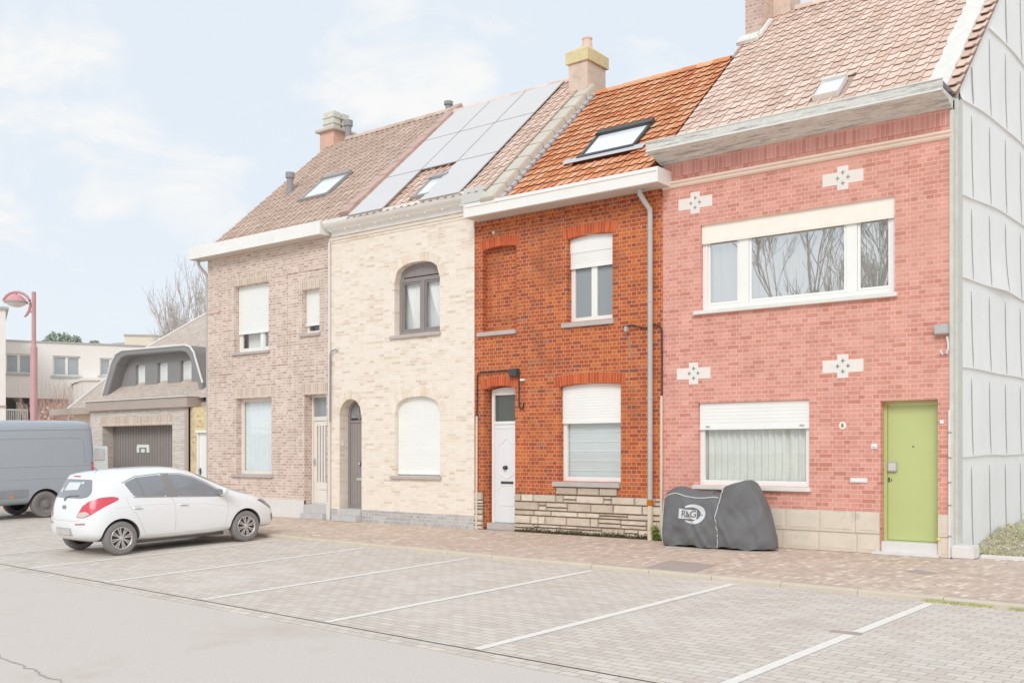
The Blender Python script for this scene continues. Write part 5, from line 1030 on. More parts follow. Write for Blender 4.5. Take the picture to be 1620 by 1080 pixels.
for i in range(14):
    x = bx0+.1+rd.random()*2.0; y = by0+.2+rd.random()*2.5; z = bank(x, y); mb.tube([(x, y, z), (x+rd.uniform(-.05, .05), y, z+rd.uniform(.2, .42)), (x+rd.uniform(-.12, .12), y, z+rd.uniform(.4, .5))], .004, 3, a=rd.random())
g_ = mb.build('grass', M_['grass_pale'], attr=True); g_['kind'] = 'stuff'
tilemat('grass_kerb', [(0, (186, 182, 120)), (.5, (206, 204, 146)), (1, (220, 214, 170))])
mb = MB()
for i in range(2600):
    u = -4.1+rd.gauss(0, .0)+rd.uniform(-.35, 1.0); dens = mnoise.noise(Vector((u*3.1, 0, 2)))
    if dens < -.1 or rd.random() > .8: continue
    v = VK-.15-abs(rd.gauss(0, .018+.02*max(0, dens))); p = UV(u, v); h = rd.uniform(.015, .05)*(.7+dens); a = rd.uniform(0, 6.28); w = rd.uniform(.003, .007)
    mb.add([p+Vector((-w, 0, 0)), p+Vector((w, 0, 0)), p+Vector((h*.6*math.cos(a), h*.6*math.sin(a), h))], [(0, 1, 2)], a=rd.random())
g_ = mb.build('kerb_grass', M_['grass_kerb'], attr=True); g_['kind'] = 'stuff'
# ================================================================== vehicles
mat('car_white', (245, 246, 246), .22, .5, .01, 1, coat=.6); mat('seam_grey', (196, 196, 194), .6, .3); mat('tyre', (140, 136, 134), .85, .2, .08, 14); mat('rim_silver', (206, 200, 196), .35, .5, .04, metal=.25); mat('rim_dark', (92, 88, 86), .7, .3, .05)
mat('well_dark', (120, 116, 114), .95, .1, .05); mat('car_glass', (144, 148, 152), .04, .8, .03); mat('tail_red', (226, 84, 100), .2, .6, .06, 8); mat('lamp_clear', (214, 208, 202), .15, .7, .08, 30); mat('trim_grey', (148, 146, 144), .6, .4, .05); mat('plate_blank', (206, 200, 194), .5, .3)
mat('sticker_white', (228, 230, 230), .5, .3, .03); mat('ink_grey', (196, 198, 198), .6, .2); mat('van_blue', (172, 180, 188), .3, .5, .02, 1, coat=.4); mat('van_trim', (152, 156, 160), .6, .4, .05); mat('van_liner', (218, 220, 216), .7, .3, .04); mat('orange_lamp', (240, 150, 96), .3, .5); mat('steel_rim', (138, 134, 132), .6, .4, .06)
glassmat('cabin_glass', (.86, .9, .9), refl=.12)
def frame_at(u, v, flip=False):
    p = UV(u, v); y = KN.copy(); y.z = .03; y.normalize(); x = KD.copy(); z = x.cross(y)
    if flip: x, y = -x, -y
    return Matrix(((x.x, y.x, z.x, p.x), (x.y, y.y, z.y, p.y), (x.z, y.z, z.z, p.z), (0, 0, 0, 1)))
def root_at(name, label, cat, M):
    o = thing(name, label, cat, M.to_translation()); o.rotation_mode = 'QUATERNION'; o.rotation_quaternion = M.to_quaternion(); bpy.context.view_layer.update(); return o
def part(mb, name, m, parent, **k):
    """mesh given in the vehicle's own frame"""
    o = mb.build(name, m, None, **k); o.parent = parent; return o
def shell(cols, lev=2, cut=(), capmid=0):
    """subdivided body: every column is the right half section (x, y, z) from sill to roof, mirrored and capped"""
    n = len(cols[0]); v = []; f = []
    for c in cols: v += [Vector(p) for p in c]+[Vector((-p[0], p[1], p[2])) for p in reversed(c)]
    m = 2*n
    for i in range(len(cols)-1):
        for k in range(m): f.append((i*m+k, i*m+(k+1) % m, (i+1)*m+(k+1) % m, (i+1)*m+k))
    for b, rev in ((0, False), ((len(cols)-1)*m, True)):
        for k in range(n-1):
            q = (b+k, b+k+1, b+m-2-k, b+m-1-k); f.append(q if rev else q[::-1])
    me = bpy.data.meshes.new('s'); me.from_pydata([tuple(x) for x in v], [], f); bm = bmesh.new(); bm.from_mesh(me); bmesh.ops.recalc_face_normals(bm, faces=bm.faces); bm.to_mesh(me); bm.free()
    o = bpy.data.objects.new('s', me); COL.objects.link(o); sd = o.modifiers.new('s', 'SUBSURF'); sd.levels = sd.render_levels = lev
    hs = []
    for c, r_, x0, x1 in cut:
        mb = MB(); mb.lathe([(0, x0), (r_, x0), (r_, x1), (0, x1)], (0, c[0], c[1]), 40, 'x'); h = mb.build('h', MATS['well_dark']); hs.append(h)
        bo = o.modifiers.new('b', 'BOOLEAN'); bo.object = h; bo.operation = 'DIFFERENCE'; bo.solver = 'EXACT'
    bpy.context.view_layer.update(); me2 = bpy.data.meshes.new_from_object(o.evaluated_get(bpy.context.evaluated_depsgraph_get()))
    bpy.data.objects.remove(o)
    for h in hs: bpy.data.objects.remove(h)
    return me2
def bvh_of(me): return BVHTree.FromPolygons([v.co.copy() for v in me.vertices], [tuple(p.vertices) for p in me.polygons])
def onto(bvh, poly, org, axis, off=.004, cuts=4, thick=0, soft=0):
    """lay an outline on a curved shell: poly in the plane across `axis`, cast from org"""
    bm = bmesh.new()
    if axis[0] == 'd':
        sg = 1 if axis == 'd+' else -1
    ax = {'d+': lambda p: Vector((2+p[0], -2+p[0], p[1])), 'd-': lambda p: Vector((-2-p[0], -2+p[0], p[1])), 'x': lambda p: Vector((org, p[0], p[1])), 'y': lambda p: Vector((p[0], org, p[1])), 'z': lambda p: Vector((p[0], p[1], org))}[axis]
    d = {'d+': Vector((-1, 1, 0)).normalized(), 'd-': Vector((1, 1, 0)).normalized(), 'x': Vector((-1 if org > 0 else 1, 0, 0)), 'y': Vector((0, -1 if org > 1 else 1, 0)), 'z': Vector((0, 0, -1))}[axis]
    vs = [bm.verts.new(ax(p)) for p in poly]; 
    for t in tessellate_polygon([[Vector((p[0], p[1], 0)) for p in poly]]): bm.faces.new([vs[i] for i in t])
    for _ in range(cuts):
        es = [e for e in bm.edges if e.calc_length() > .07]
        if not es: break
        bmesh.ops.subdivide_edges(bm, edges=es, cuts=1); bmesh.ops.triangulate(bm, faces=[f for f in bm.faces if len(f.verts) > 3])
    dead = []
    for v in bm.verts:
        h, nrm, _, _ = bvh.ray_cast(v.co, d)
        if h is None: dead.append(v)
        else:
            if nrm.dot(d) > 0: nrm = -nrm
            v.co = h+nrm*off
    bmesh.ops.delete(bm, geom=dead, context='VERTS'); bmesh.ops.recalc_face_normals(bm, faces=bm.faces)
    mb = MB(); bm.verts.index_update(); mb.v = [tuple(v.co) for v in bm.verts]; mb.f = [tuple(v.index for v in f.verts) for f in bm.faces]; mb.a = [.5]*len(mb.f); bm.free(); return mb
def line_on(bvh, pts, org, axis, r=.004, mb=None, step=.05):
    mb = mb or MB(); d = {'x': Vector((-1 if org > 0 else 1, 0, 0)), 'y': Vector((0, -1 if org > 1 else 1, 0))}[axis]; out = []
    for a, b in zip(pts[:-1], pts[1:]):
        n = max(1, int(math.hypot(b[0]-a[0], b[1]-a[1])/step))
        for i in range(n+(b is pts[-1])):
            t = i/n; p = (a[0]+(b[0]-a[0])*t, a[1]+(b[1]-a[1])*t); o = Vector((org, p[0], p[1])) if axis == 'x' else Vector((p[0], org, p[1])); h = bvh.ray_cast(o, d)[0]
            if h: out.append(h)
    if len(out) > 1: mb.tube(out, r, 4)
    return mb
def rnd(poly, r=.03, n=3):
    """round the corners of an outline"""
    out = []; k = len(poly)
    for i in range(k):
        p0, p1, p2 = Vector(poly[i-1]), Vector(poly[i]), Vector(poly[(i+1) % k]); a = p0-p1; b = p2-p1; ra = min(r, a.length*.45); rb = min(r, b.length*.45); A_ = p1+a.normalized()*ra; B_ = p1+b.normalized()*rb
        for j in range(n+1): t = j/n; q = A_*(1-t)**2+p1*2*t*(1-t)+B_*t*t; out.append((q.x, q.y))
    return out
def wheel(parent, x, y, rad, w, style, side):
    s_ = 1 if side > 0 else -1
    prof = [(rad*.62, -w*.42), (rad*.7, -w/2), (rad*.9, -w/2), (rad*.975, -w*.40), (rad, -w*.25), (rad, w*.25), (rad*.975, w*.40), (rad*.9, w/2), (rad*.72, w/2), (rad*.655, w*.44), (rad*.64, w*.2)]
    mb = MB(); mb.lathe(prof, (x, y, rad), 40, 'x'); t = part(mb, 'wheel', M_['tyre'], parent, smooth=True)
    xo = x+s_*w*.5; mb = MB(); mb.lathe([(0, -s_*.06), (rad*.66, -s_*.06)], (xo, y, rad), 32, 'x'); part(mb, 'wheel_disc', M_['rim_dark'], t, recalc=False).parent = t
    mb = MB(); k = rad*.66
    if style == 'alloy':
        mb.lathe([(k*.9, -s_*.05), (k*.9, -s_*.015), (k*.97, -s_*.0), (k*1.01, -s_*.008), (k*1.0, -s_*.06)], (xo, y, rad), 40, 'x')
        mb.lathe([(0, s_*.0), (k*.16, -s_*.002), (k*.22, -s_*.02), (k*.22, -s_*.06)], (xo, y, rad), 20, 'x')
        for i in range(8):
            a = 2*math.pi*(i+.3)/8
            for da in (-.12, .12):
                M = Matrix.Translation((xo, y, rad)) @ Matrix.Rotation(a+da, 4, 'X'); w0, w1 = k*.035, k*.05
                vs = [Vector((-s_*.012, -w0, k*.15)), Vector((-s_*.012, w0, k*.15)), Vector((-s_*.008, w1, k*.93)), Vector((-s_*.008, -w1, k*.93))]; vb = [q-Vector((s_*.035, 0, 0)) for q in vs]
                mb.add([M @ q for q in vs+vb], [(0, 1, 2, 3), (4, 7, 6, 5), (0, 4, 5, 1), (1, 5, 6, 2), (2, 6, 7, 3), (3, 7, 4, 0)])
        r_ = part(mb, 'rim', M_['rim_silver'], t)
    else:
        mb.lathe([(0, s_*.02), (k*.32, s_*.015), (k*.4, -s_*.03), (k*.62, -s_*.045), (k*.85, -s_*.02), (k*.92, s_*.0), (k*1.0, s_*.004), (k*1.02, -s_*.04)], (xo, y, rad), 36, 'x')
        for i in range(6): a = math.pi*i/3; mb.lathe([(0, s_*.005), (.022, 0), (.022, -s_*.03)], (xo-s_*.03, y+math.cos(a)*k*.5, rad+math.sin(a)*k*.5), 8, 'x')
        r_ = part(mb, 'rim', M_['steel_rim'], t, smooth=True)
    return t
# ---- white hatchback: own frame x right, y forward from the rear axle, z up
CM = frame_at(-17.69, 8.63); car = root_at('parked_car', 'white five door hatchback parked in a bay facing the houses', 'car', CM)
cols = [
 [(.50, -.60, .30), (.58, -.655, .44), (.57, -.65, .70), (.54, -.58, 1.0), (.49, -.33, 1.375), (.28, -.385, 1.41)],
 [(.68, -.47, .26), (.755, -.50, .42), (.75, -.49, .70), (.69, -.43, 1.0), (.575, -.25, 1.385), (.3, -.29, 1.44)],
 [(.77, -.38, .22), (.855, -.36, .40), (.865, -.34, .70), (.79, -.27, 1.01), (.615, -.12, 1.40), (.31, -.12, 1.465)],
 [(.78, 0, .2), (.86, 0, .36), (.885, .02, .73), (.825, .06, 1.005), (.64, .16, 1.42), (.33, .16, 1.49)],
 [(.77, .5, .18), (.85, .5, .32), (.885, .5, .72), (.835, .5, .985), (.655, .52, 1.44), (.34, .52, 1.51)],
 [(.77, 1.05, .18), (.845, 1.05, .31), (.88, 1.05, .70), (.835, 1.05, .96), (.66, 1.02, 1.44), (.345, 1.02, 1.515)],
 [(.77, 1.55, .18), (.845, 1.55, .31), (.88, 1.55, .68), (.835, 1.55, .935), (.65, 1.42, 1.405), (.34, 1.45, 1.485)],
 [(.77, 1.95, .18), (.85, 1.95, .32), (.88, 1.95, .67), (.83, 1.98, .91), (.69, 1.88, 1.20), (.36, 1.97, 1.28)],
 [(.77, 2.3, .2), (.86, 2.3, .36), (.88, 2.3, .66), (.82, 2.38, .885), (.73, 2.36, .975), (.40, 2.50, 1.01)],
 [(.78, 2.6, .2), (.865, 2.6, .38), (.875, 2.62, .65), (.80, 2.68, .84), (.68, 2.72, .905), (.38, 2.78, .93)],
 [(.76, 2.92, .2), (.83, 2.92, .38), (.83, 2.93, .62), (.755, 2.97, .765), (.62, 3.0, .83), (.36, 3.05, .855)],
 [(.64, 3.18, .19), (.72, 3.22, .35), (.70, 3.23, .54), (.63, 3.20, .68), (.51, 3.20, .755), (.3, 3.23, .775)],
 [(.46, 3.30, .20), (.52, 3.38, .34), (.50, 3.385, .52), (.45, 3.34, .64), (.36, 3.31, .70), (.2, 3.315, .72)]]
me = shell(cols, 3, cut=[((0, .30), .345, .58, 1.2), ((0, .30), .345, -1.2, -.58), ((2.525, .30), .345, .58, 1.2), ((2.525, .30), .345, -1.2, -.58)])
me.materials.clear(); me.materials.append(M_['car_white']); me.materials.append(M_['well_dark'])
for p in me.polygons: p.material_index = 0
for p in me.polygons:
    c = p.center
    for yc in (0, 2.525):
        dd = math.hypot(c.y-yc, c.z-.30)
        if dd < .3452 and abs(c.x) < .875 and (abs(abs(c.x)-.58) < .002 or abs(dd-.344) < .004): p.material_index = 1
for p in me.polygons: p.use_smooth = True
me.set_sharp_from_angle(angle=R(38))
bd = bpy.data.objects.new('body', me); COL.objects.link(bd); bd.parent = car
bv = bvh_of(me)
for s_ in (1, -1):
    X = 2*s_
    dr = [(.93, .355), (1.92, .40), (2.06, .66), (2.08, .93), (1.45, 1.38), (.95, 1.42), (.98, .9)]
    rw_ = rnd([(.13, 1.245), (.38, 1.335), (.86, 1.365), (.875, .975), (.27, 1.005)], .05)
    fw_ = rnd([(1.02, 1.365), (1.26, 1.35), (1.50, 1.285), (1.73, 1.18), (2.0, 1.0), (2.03, .915), (1.10, .965)], .04)
    g1 = part(onto(bv, rw_, X, 'x', .003), 'side_window', M_['car_glass'], bd, smooth=True); g2 = part(onto(bv, fw_, X, 'x', .003), 'side_window', M_['car_glass'], bd, smooth=True)
    for o in (g1, g2): o.parent = bd
    part(onto(bv, [(.86, 1.372), (1.03, 1.372), (1.11, .96), (.875, .97)], X, 'x', .0025), 'door_pillar', M_['trim_grey'], bd, smooth=True)
    part(onto(bv, [(.375, 1.335), (.40, 1.338), (.475, .99), (.45, .99)], X, 'x', .0055), 'window_divider', M_['trim_grey'], bd, smooth=True)
    mb = line_on(bv, [(.10, 1.25), (.37, 1.355), (.86, 1.385), (1.27, 1.365), (1.52, 1.295), (1.75, 1.19), (2.04, 1.0), (2.06, .905)], X, 'x', .008); mb = line_on(bv, [(.25, .995), (1.1, .953), (2.06, .905)], X, 'x', .007, mb); part(mb, 'window_seal', M_['trim_grey'], bd)
    mb = line_on(bv, [(.985, .955), (1.03, .75), (1.03, .36)], X, 'x', .0035); mb = line_on(bv, [(2.1, .9), (2.13, .7), (2.1, .5), (2.03, .33)], X, 'x', .0035, mb); mb = line_on(bv, [(.33, .31), (.42, .30), (1.03, .30), (2.03, .31)], X, 'x', .0035, mb); mb = line_on(bv, [(.12, 1.0), (.16, .82), (.28, .70), (.36, .52), (.46, .32)], X, 'x', .0035, mb); part(mb, 'door_gap', M_['seam_grey'], bd)
    mb = line_on(bv, [(-.12, .83), (.3, .855), (.9, .85), (1.6, .80), (2.2, .71)], X, 'x', .006); part(mb, 'crease', M_['car_white'], bd)
    for a, b in ((.22, .40), (1.10, 1.30)):
        hx = bv.ray_cast(Vector((X, a, .81)), Vector((-s_, 0, 0)))[0].x; mb = MB(); mb.tube([(hx-s_*.01, a, .812), (hx+s_*.022, a+.03, .812), (hx+s_*.022, b-.03, .806), (hx-s_*.01, b, .806)], .012, 8); part(mb, 'door_handle', M_['silver'] if False else M_['car_white'], bd, smooth=True)
        mb = onto(bv, rnd([(a+.02, .785), (b-.03, .78), (b-.03, .83), (a+.02, .835)], .02), X, 'x', .0015); part(mb, 'handle_recess', M_['seam_grey'], bd)
    # door mirror
    mb = MB(); hx = .80*s_
    prof = [(0, 1.86), (.055, 1.87), (.082, 1.9), (.085, 1.95), (.06, 2.0), (0, 2.03)]
    vs = []; 
    mb.lathe(prof, (0, 0, 0), 16, 'y'); mb.v = [(hx+s_*.13+q[0]*1.25, q[1]+.05, 1.0+q[2]*.95) for q in mb.v]; mb.tube([(hx-s_*.01, 1.99, .95), (hx+s_*.09, 1.97, .975)], .022, 8); part(mb, 'mirror', M_['car_white'], bd, smooth=True)
    mb = MB(); mb.box(hx+s_*.13-.085, hx+s_*.13+.085, 1.905, 1.913, .95, 1.05); part(mb, 'mirror_glass', M_['car_glass'], bd, bevel=.003)
    # lamps
    if s_ > 0 or True:
        dg = 'd+' if s_ > 0 else 'd-'
        part(onto(bv, rnd([(-.085, .69), (.03, .68), (.125, .735), (.27, .865), (.395, .965), (.395, 1.005), (.33, 1.03), (.22, 1.02), (.09, .97), (.0, .875)], .02), 0, dg, .004, cuts=6), 'tail_lamp', M_['tail_red'], bd, smooth=True)
        part(onto(bv, rnd([(-.075, .70), (.03, .69), (.11, .745), (.055, .79), (-.03, .775)], .015), 0, dg, .008, cuts=6), 'reverse_lamp', M_['lamp_clear'], bd, smooth=True)
        part(onto(bv, rnd([(2.82, .78), (2.95, .80), (3.20, .66), (3.24, .585), (3.16, .60), (2.96, .71)], .03), X, 'x', .004), 'head_lamp', M_['trim_grey'], bd, smooth=True)
        part(onto(bv, rnd([(3.02, .71), (3.10, .715), (3.20, .63), (3.18, .615)], .02), X, 'x', .007), 'lamp_lens', M_['lamp_clear'], bd, smooth=True)
        part(onto(bv, rnd([(3.16, .50), (3.24, .48), (3.27, .38), (3.23, .33), (3.18, .40)], .02), X, 'x', .004), 'fog_lamp', M_['trim_grey'], bd, smooth=True)
        mb = onto(bv, rnd([(s_*.42, .555), (s_*.66, .565), (s_*.66, .595), (s_*.42, .58)], .01), -2, 'y', .004); part(mb, 'reflector', mat('reflector_red', (206, 130, 138), .3, .5) if 'reflector_red' not in MATS else MATS['reflector_red'], bd)
    for yw in (0, 2.525): wheel(bd, s_*.762, yw, .298, .185, 'alloy', s_).parent = car
    # dark arch lip
# rear window, wiper, brake lamp, tailgate gap, plate, badge, windscreen
part(onto(bv, rnd([(-.60, 1.03), (-.45, 1.01), (.45, 1.01), (.60, 1.03), (.62, 1.12), (.50, 1.33), (-.50, 1.33), (-.62, 1.12)], .05), -2, 'y', .004), 'rear_window', M_['car_glass'], bd, smooth=True)
st = part(onto(bv, [(-.26, 1.13), (.24, 1.15), (.23, 1.28), (-.22, 1.275)], -2, 'y', .008), 'window_notice', M_['sticker_white'], bd, smooth=True)
mb = MB()
for z in (1.165, 1.18, 1.195, 1.225, 1.245): line_on(bv, [(-.15, z), (.16, z+.003)], -2, 'y', .0035, mb)
o = part(mb, 'print_line', M_['ink_grey'], st)
part(onto(bv, [(.25, 1.25), (.33, 1.25), (.33, 1.29), (.25, 1.29)], -2, 'y', .008), 'window_notice', M_['sticker_white'], bd); part(onto(bv, [(-.40, 1.10), (-.32, 1.10), (-.31, 1.17), (-.38, 1.17)], -2, 'y', .008), 'window_notice', M_['sticker_white'], bd)
mb = MB(); h = lambda x, z, o_=.02: bv.ray_cast(Vector((x, -2, z)), Vector((0, 1, 0)))[0]-Vector((0, o_, 0))
mb.tube([h(-.06, .985), h(-.02, 1.03), h(.12, 1.055), h(.36, 1.06)], .011, 6); mb.lathe([(0, -.03), (.03, -.02), (.035, .02)], h(-.06, .985, .0), 10, 'y'); part(mb, 'wiper', M_['trim_grey'], bd)
part(onto(bv, rnd([(-.13, 1.372), (.13, 1.372), (.13, 1.392), (-.13, 1.392)], .008), -2, 'y', .006), 'brake_lamp', M_['tail_red'], bd)
mb = line_on(bv, [(-.56, .99), (-.55, .72), (-.50, .625), (.50, .625), (.55, .72), (.56, .99)], -2, 'y', .0035); part(mb, 'tailgate_gap', M_['seam_grey'], bd)
part(onto(bv, rnd([(-.30, .36), (.30, .36), (.28, .50), (-.28, .50)], .02), -2, 'y', .0025), 'plate_recess', M_['seam_grey'], bd)
o = h(0, .43, .012); mb = MB(); mb.box(-.255, .255, o.y-.006, o.y+.03, .375, .475); part(mb, 'number_plate', M_['plate_blank'], bd, bevel=.004)
mb = MB(); c = h(0, .85, .006)
ring = [(c.x+.062*math.cos(t), c.y, c.z+.036*math.sin(t)) for t in [2*math.pi*i/24 for i in range(25)]]; mb.tube(ring, .006, 6); mb.tube([(-.032, c.y, .828), (-.014, c.y, .872)], .006, 5); mb.tube([(.014, c.y, .828), (.032, c.y, .872)], .006, 5); mb.tube([(-.026, c.y, .846), (-.01, c.y, .854), (.01, c.y, .847), (.026, c.y, .853)], .005, 5); part(mb, 'badge', M_['trim_grey'], bd)
part(onto(bv, rnd([(-.66, .90), (.66, .90), (.58, 1.32), (.3, 1.40), (-.3, 1.40), (-.58, 1.32)], .05), 5, 'y', .004), 'windscreen', M_['car_glass'], bd, smooth=True)
mb = MB(); mb.tube([(0, .0, 1.47), (0, -.12, 1.60)], [.01, .004], 6); part(mb, 'aerial', M_['trim_grey'], bd)
part(onto(bv, rnd([(-.34, .3), (.34, .3), (.30, .46), (-.30, .46)], .04), 5, 'y', .004), 'grille', M_['trim_grey'], bd, smooth=True)
mb = MB(); mb.box(-.62, .62, .36, 2.16, .16, .22); part(mb, 'underbody', M_['well_dark'], bd)
# ---- blue-grey van, nose to the road, rear to the houses; own frame x right, y forward from the rear axle
VM = frame_at(-27.62, 11.57, True); van = root_at('panel_van', 'tall blue grey panel van parked nose out, cut off at the left', 'van', VM)
def sec(y, zb, zt, w, k=1.0, ty=0): return [(w*.93, y, zb), (w*.99, y, zb+.18), (w, y, zb+.62), (w*.985, y, 1.32), (w*.92*k, y+ty*.7, zt-.22), (w*.80*k, y+ty, zt-.04), (w*.4*k, y+ty*1.1, zt)]
vc = [sec(-1.37, .46, 2.47, .90, .96), sec(-1.35, .40, 2.50, .955, .99), sec(-1.22, .36, 2.535, .985), sec(-.6, .34, 2.55, .995), sec(0.4, .33, 2.56, .995), sec(1.6, .33, 2.57, .995), sec(2.7, .33, 2.57, .99), sec(3.1, .33, 2.53, .985, .98, -.05)]
vc += [[(.92, 3.6, .33), (.97, 3.6, .5), (.97, 3.6, .95), (.94, 3.6, 1.32), (.86, 3.45, 1.85), (.72, 3.3, 2.25), (.38, 3.28, 2.38)], [(.90, 4.1, .33), (.95, 4.1, .5), (.94, 4.1, .95), (.90, 4.05, 1.25), (.82, 3.85, 1.5), (.68, 3.75, 1.62), (.38, 3.72, 1.68)], [(.84, 4.5, .33), (.88, 4.55, .5), (.86, 4.5, .85), (.8, 4.45, 1.02), (.7, 4.4, 1.12), (.55, 4.38, 1.16), (.3, 4.4, 1.18)], [(.6, 4.62, .35), (.66, 4.68, .5), (.64, 4.66, .8), (.58, 4.6, .95), (.5, 4.55, 1.03), (.4, 4.55, 1.07), (.2, 4.56, 1.08)]]
me = shell(vc, 2, cut=[((0, .34), .42, .62, 1.4), ((0, .34), .42, -1.4, -.62), ((3.66, .34), .42, .62, 1.4), ((3.66, .34), .42, -1.4, -.62)])
me.materials.clear(); me.materials.append(M_['van_blue']); me.materials.append(M_['well_dark'])
for p in me.polygons: p.material_index = 0
for p in me.polygons:
    c = p.center
    for yc in (0, 3.66):
        dd = math.hypot(c.y-yc, c.z-.34)
        if dd < .4205 and (abs(abs(c.x)-.62) < .002 or abs(dd-.419) < .005) and abs(c.x) < .985: p.material_index = 1
    p.use_smooth = True
me.set_sharp_from_angle(angle=R(38))
vb = bpy.data.objects.new('body', me); COL.objects.link(vb); vb.parent = van; bv = bvh_of(me)
for s_ in (1, -1):
    X = 2.5*s_
    mb = line_on(bv, [(-1.2, 1.33), (0, 1.345), (3.2, 1.36)], X, 'x', .011); mb = line_on(bv, [(-.95, 1.0), (0, 1.02), (3, 1.04)], X, 'x', .007, mb); part(mb, 'body_crease', M_['van_blue'], vb, smooth=True)
    mb = line_on(bv, [(3.0, 2.28), (-1.28, 2.28)], X, 'x', .008); mb = line_on(bv, [(3.0, 2.06), (-.92, 2.06), (-1.02, 2.03), (-1.07, 1.95), (-1.09, 1.36)], X, 'x', .006, mb); mb = line_on(bv, [(1.3, 2.05), (1.3, .5)], X, 'x', .006, mb); part(mb, 'panel_seam', M_['van_trim'], vb)
    part(onto(bv, [(-1.25, .62), (-.46, .62), (-.44, .78), (-1.25, .80)], X, 'x', .012), 'side_moulding', M_['van_trim'], vb, smooth=True); part(onto(bv, [(.46, .56), (3.1, .56), (3.1, .76), (.44, .76)], X, 'x', .012), 'side_moulding', M_['van_trim'], vb, smooth=True)
    part(onto(bv, rnd([(-1.365, 1.04), (-1.26, 1.04), (-1.26, 1.40), (-1.35, 1.40)], .02), X, 'x', .012), 'tail_lamp', M_['tail_red'], vb, smooth=True)
    part(onto(bv, rnd([(s_*.82, 1.04), (s_*.95, 1.04), (s_*.95, 1.42), (s_*.82, 1.42)], .02), -3, 'y', .012), 'tail_lamp', M_['tail_red'], vb, smooth=True)
    part(onto(bv, rnd([(.82, .56), (.92, .56), (.92, .62), (.82, .62)], .012), X, 'x', .02), 'marker_lamp', M_['orange_lamp'], vb)
    part(onto(bv, rnd([(3.2, 1.35), (4.0, 1.32), (3.55, 1.95), (3.2, 2.0)], .05), X, 'x', .006), 'side_window', M_['car_glass'], vb, smooth=True)
    for yw in (0, 3.66): wheel(van, s_*.88, yw, .345, .22, 'steel', s_)
part(onto(bv, rnd([(-.8, 1.4), (.8, 1.4), (.68, 2.15), (-.68, 2.15)], .08), 6, 'y', .006), 'windscreen', M_['car_glass'], vb, smooth=True)
part(onto(bv, rnd([(-.55, .6), (.55, .6), (.5, .85), (-.5, .85)], .05), 6, 'y', .006), 'grille', M_['van_trim'], vb)
for s_ in (1, -1): part(onto(bv, rnd([(s_*.62, .85), (s_*.78, .85), (s_*.74, 1.05), (s_*.6, 1.0)], .03), 6, 'y', .006), 'head_lamp', M_['lamp_clear'], vb)
mb = MB(); mb.box(-.92, .92, -1.44, -1.3, .38, .58); part(mb, 'rear_bumper', M_['van_trim'], vb, bevel=.03)
# pale panel of unclear kind standing out past the van's side nearest the gate
mb = MB(); prof = [(0, 1.05), (.80, 1.05), (.84, 1.12), (.86, 1.75), (.82, 1.83), (0, 1.83)]
Mx = Matrix.Translation((-.93, -1.38, 0)) @ Matrix.Rotation(R(176), 4, 'Z')
mb.plate(prof, [], lambda p, d: Mx @ Vector((p[0], d, p[1])), 0, -.06); rpanel = part(mb, 'pale_panel', M_['van_liner'], vb, bevel=.012)
mb = MB(); mb.plate([(.08, 1.45), (.76, 1.45), (.78, 1.74), (.08, 1.76)], [], lambda p, d: Mx @ Vector((p[0], d, p[1])), -.058, -.075); part(mb, 'panel_liner', M_['plate_blank'], rpanel, bevel=.01)
# ================================================================== covered motorcycle against the house
mat('cover_grey', (116, 116, 117), .6, .3, .05, 5, bump=.25, bs=300); mat('piping_white', (222, 222, 220), .5, .3); mat('print_white', (216, 218, 218), .6, .3, .03)
MX0, MX1, MYF, MYB = -8.81, -6.76, 15.14, 15.86
mo = thing('covered_motorcycle', 'motorcycle under a dark grey cover with white piping and oval logo', 'motorcycle', ((MX0+MX1)/2, 15.4, 0))
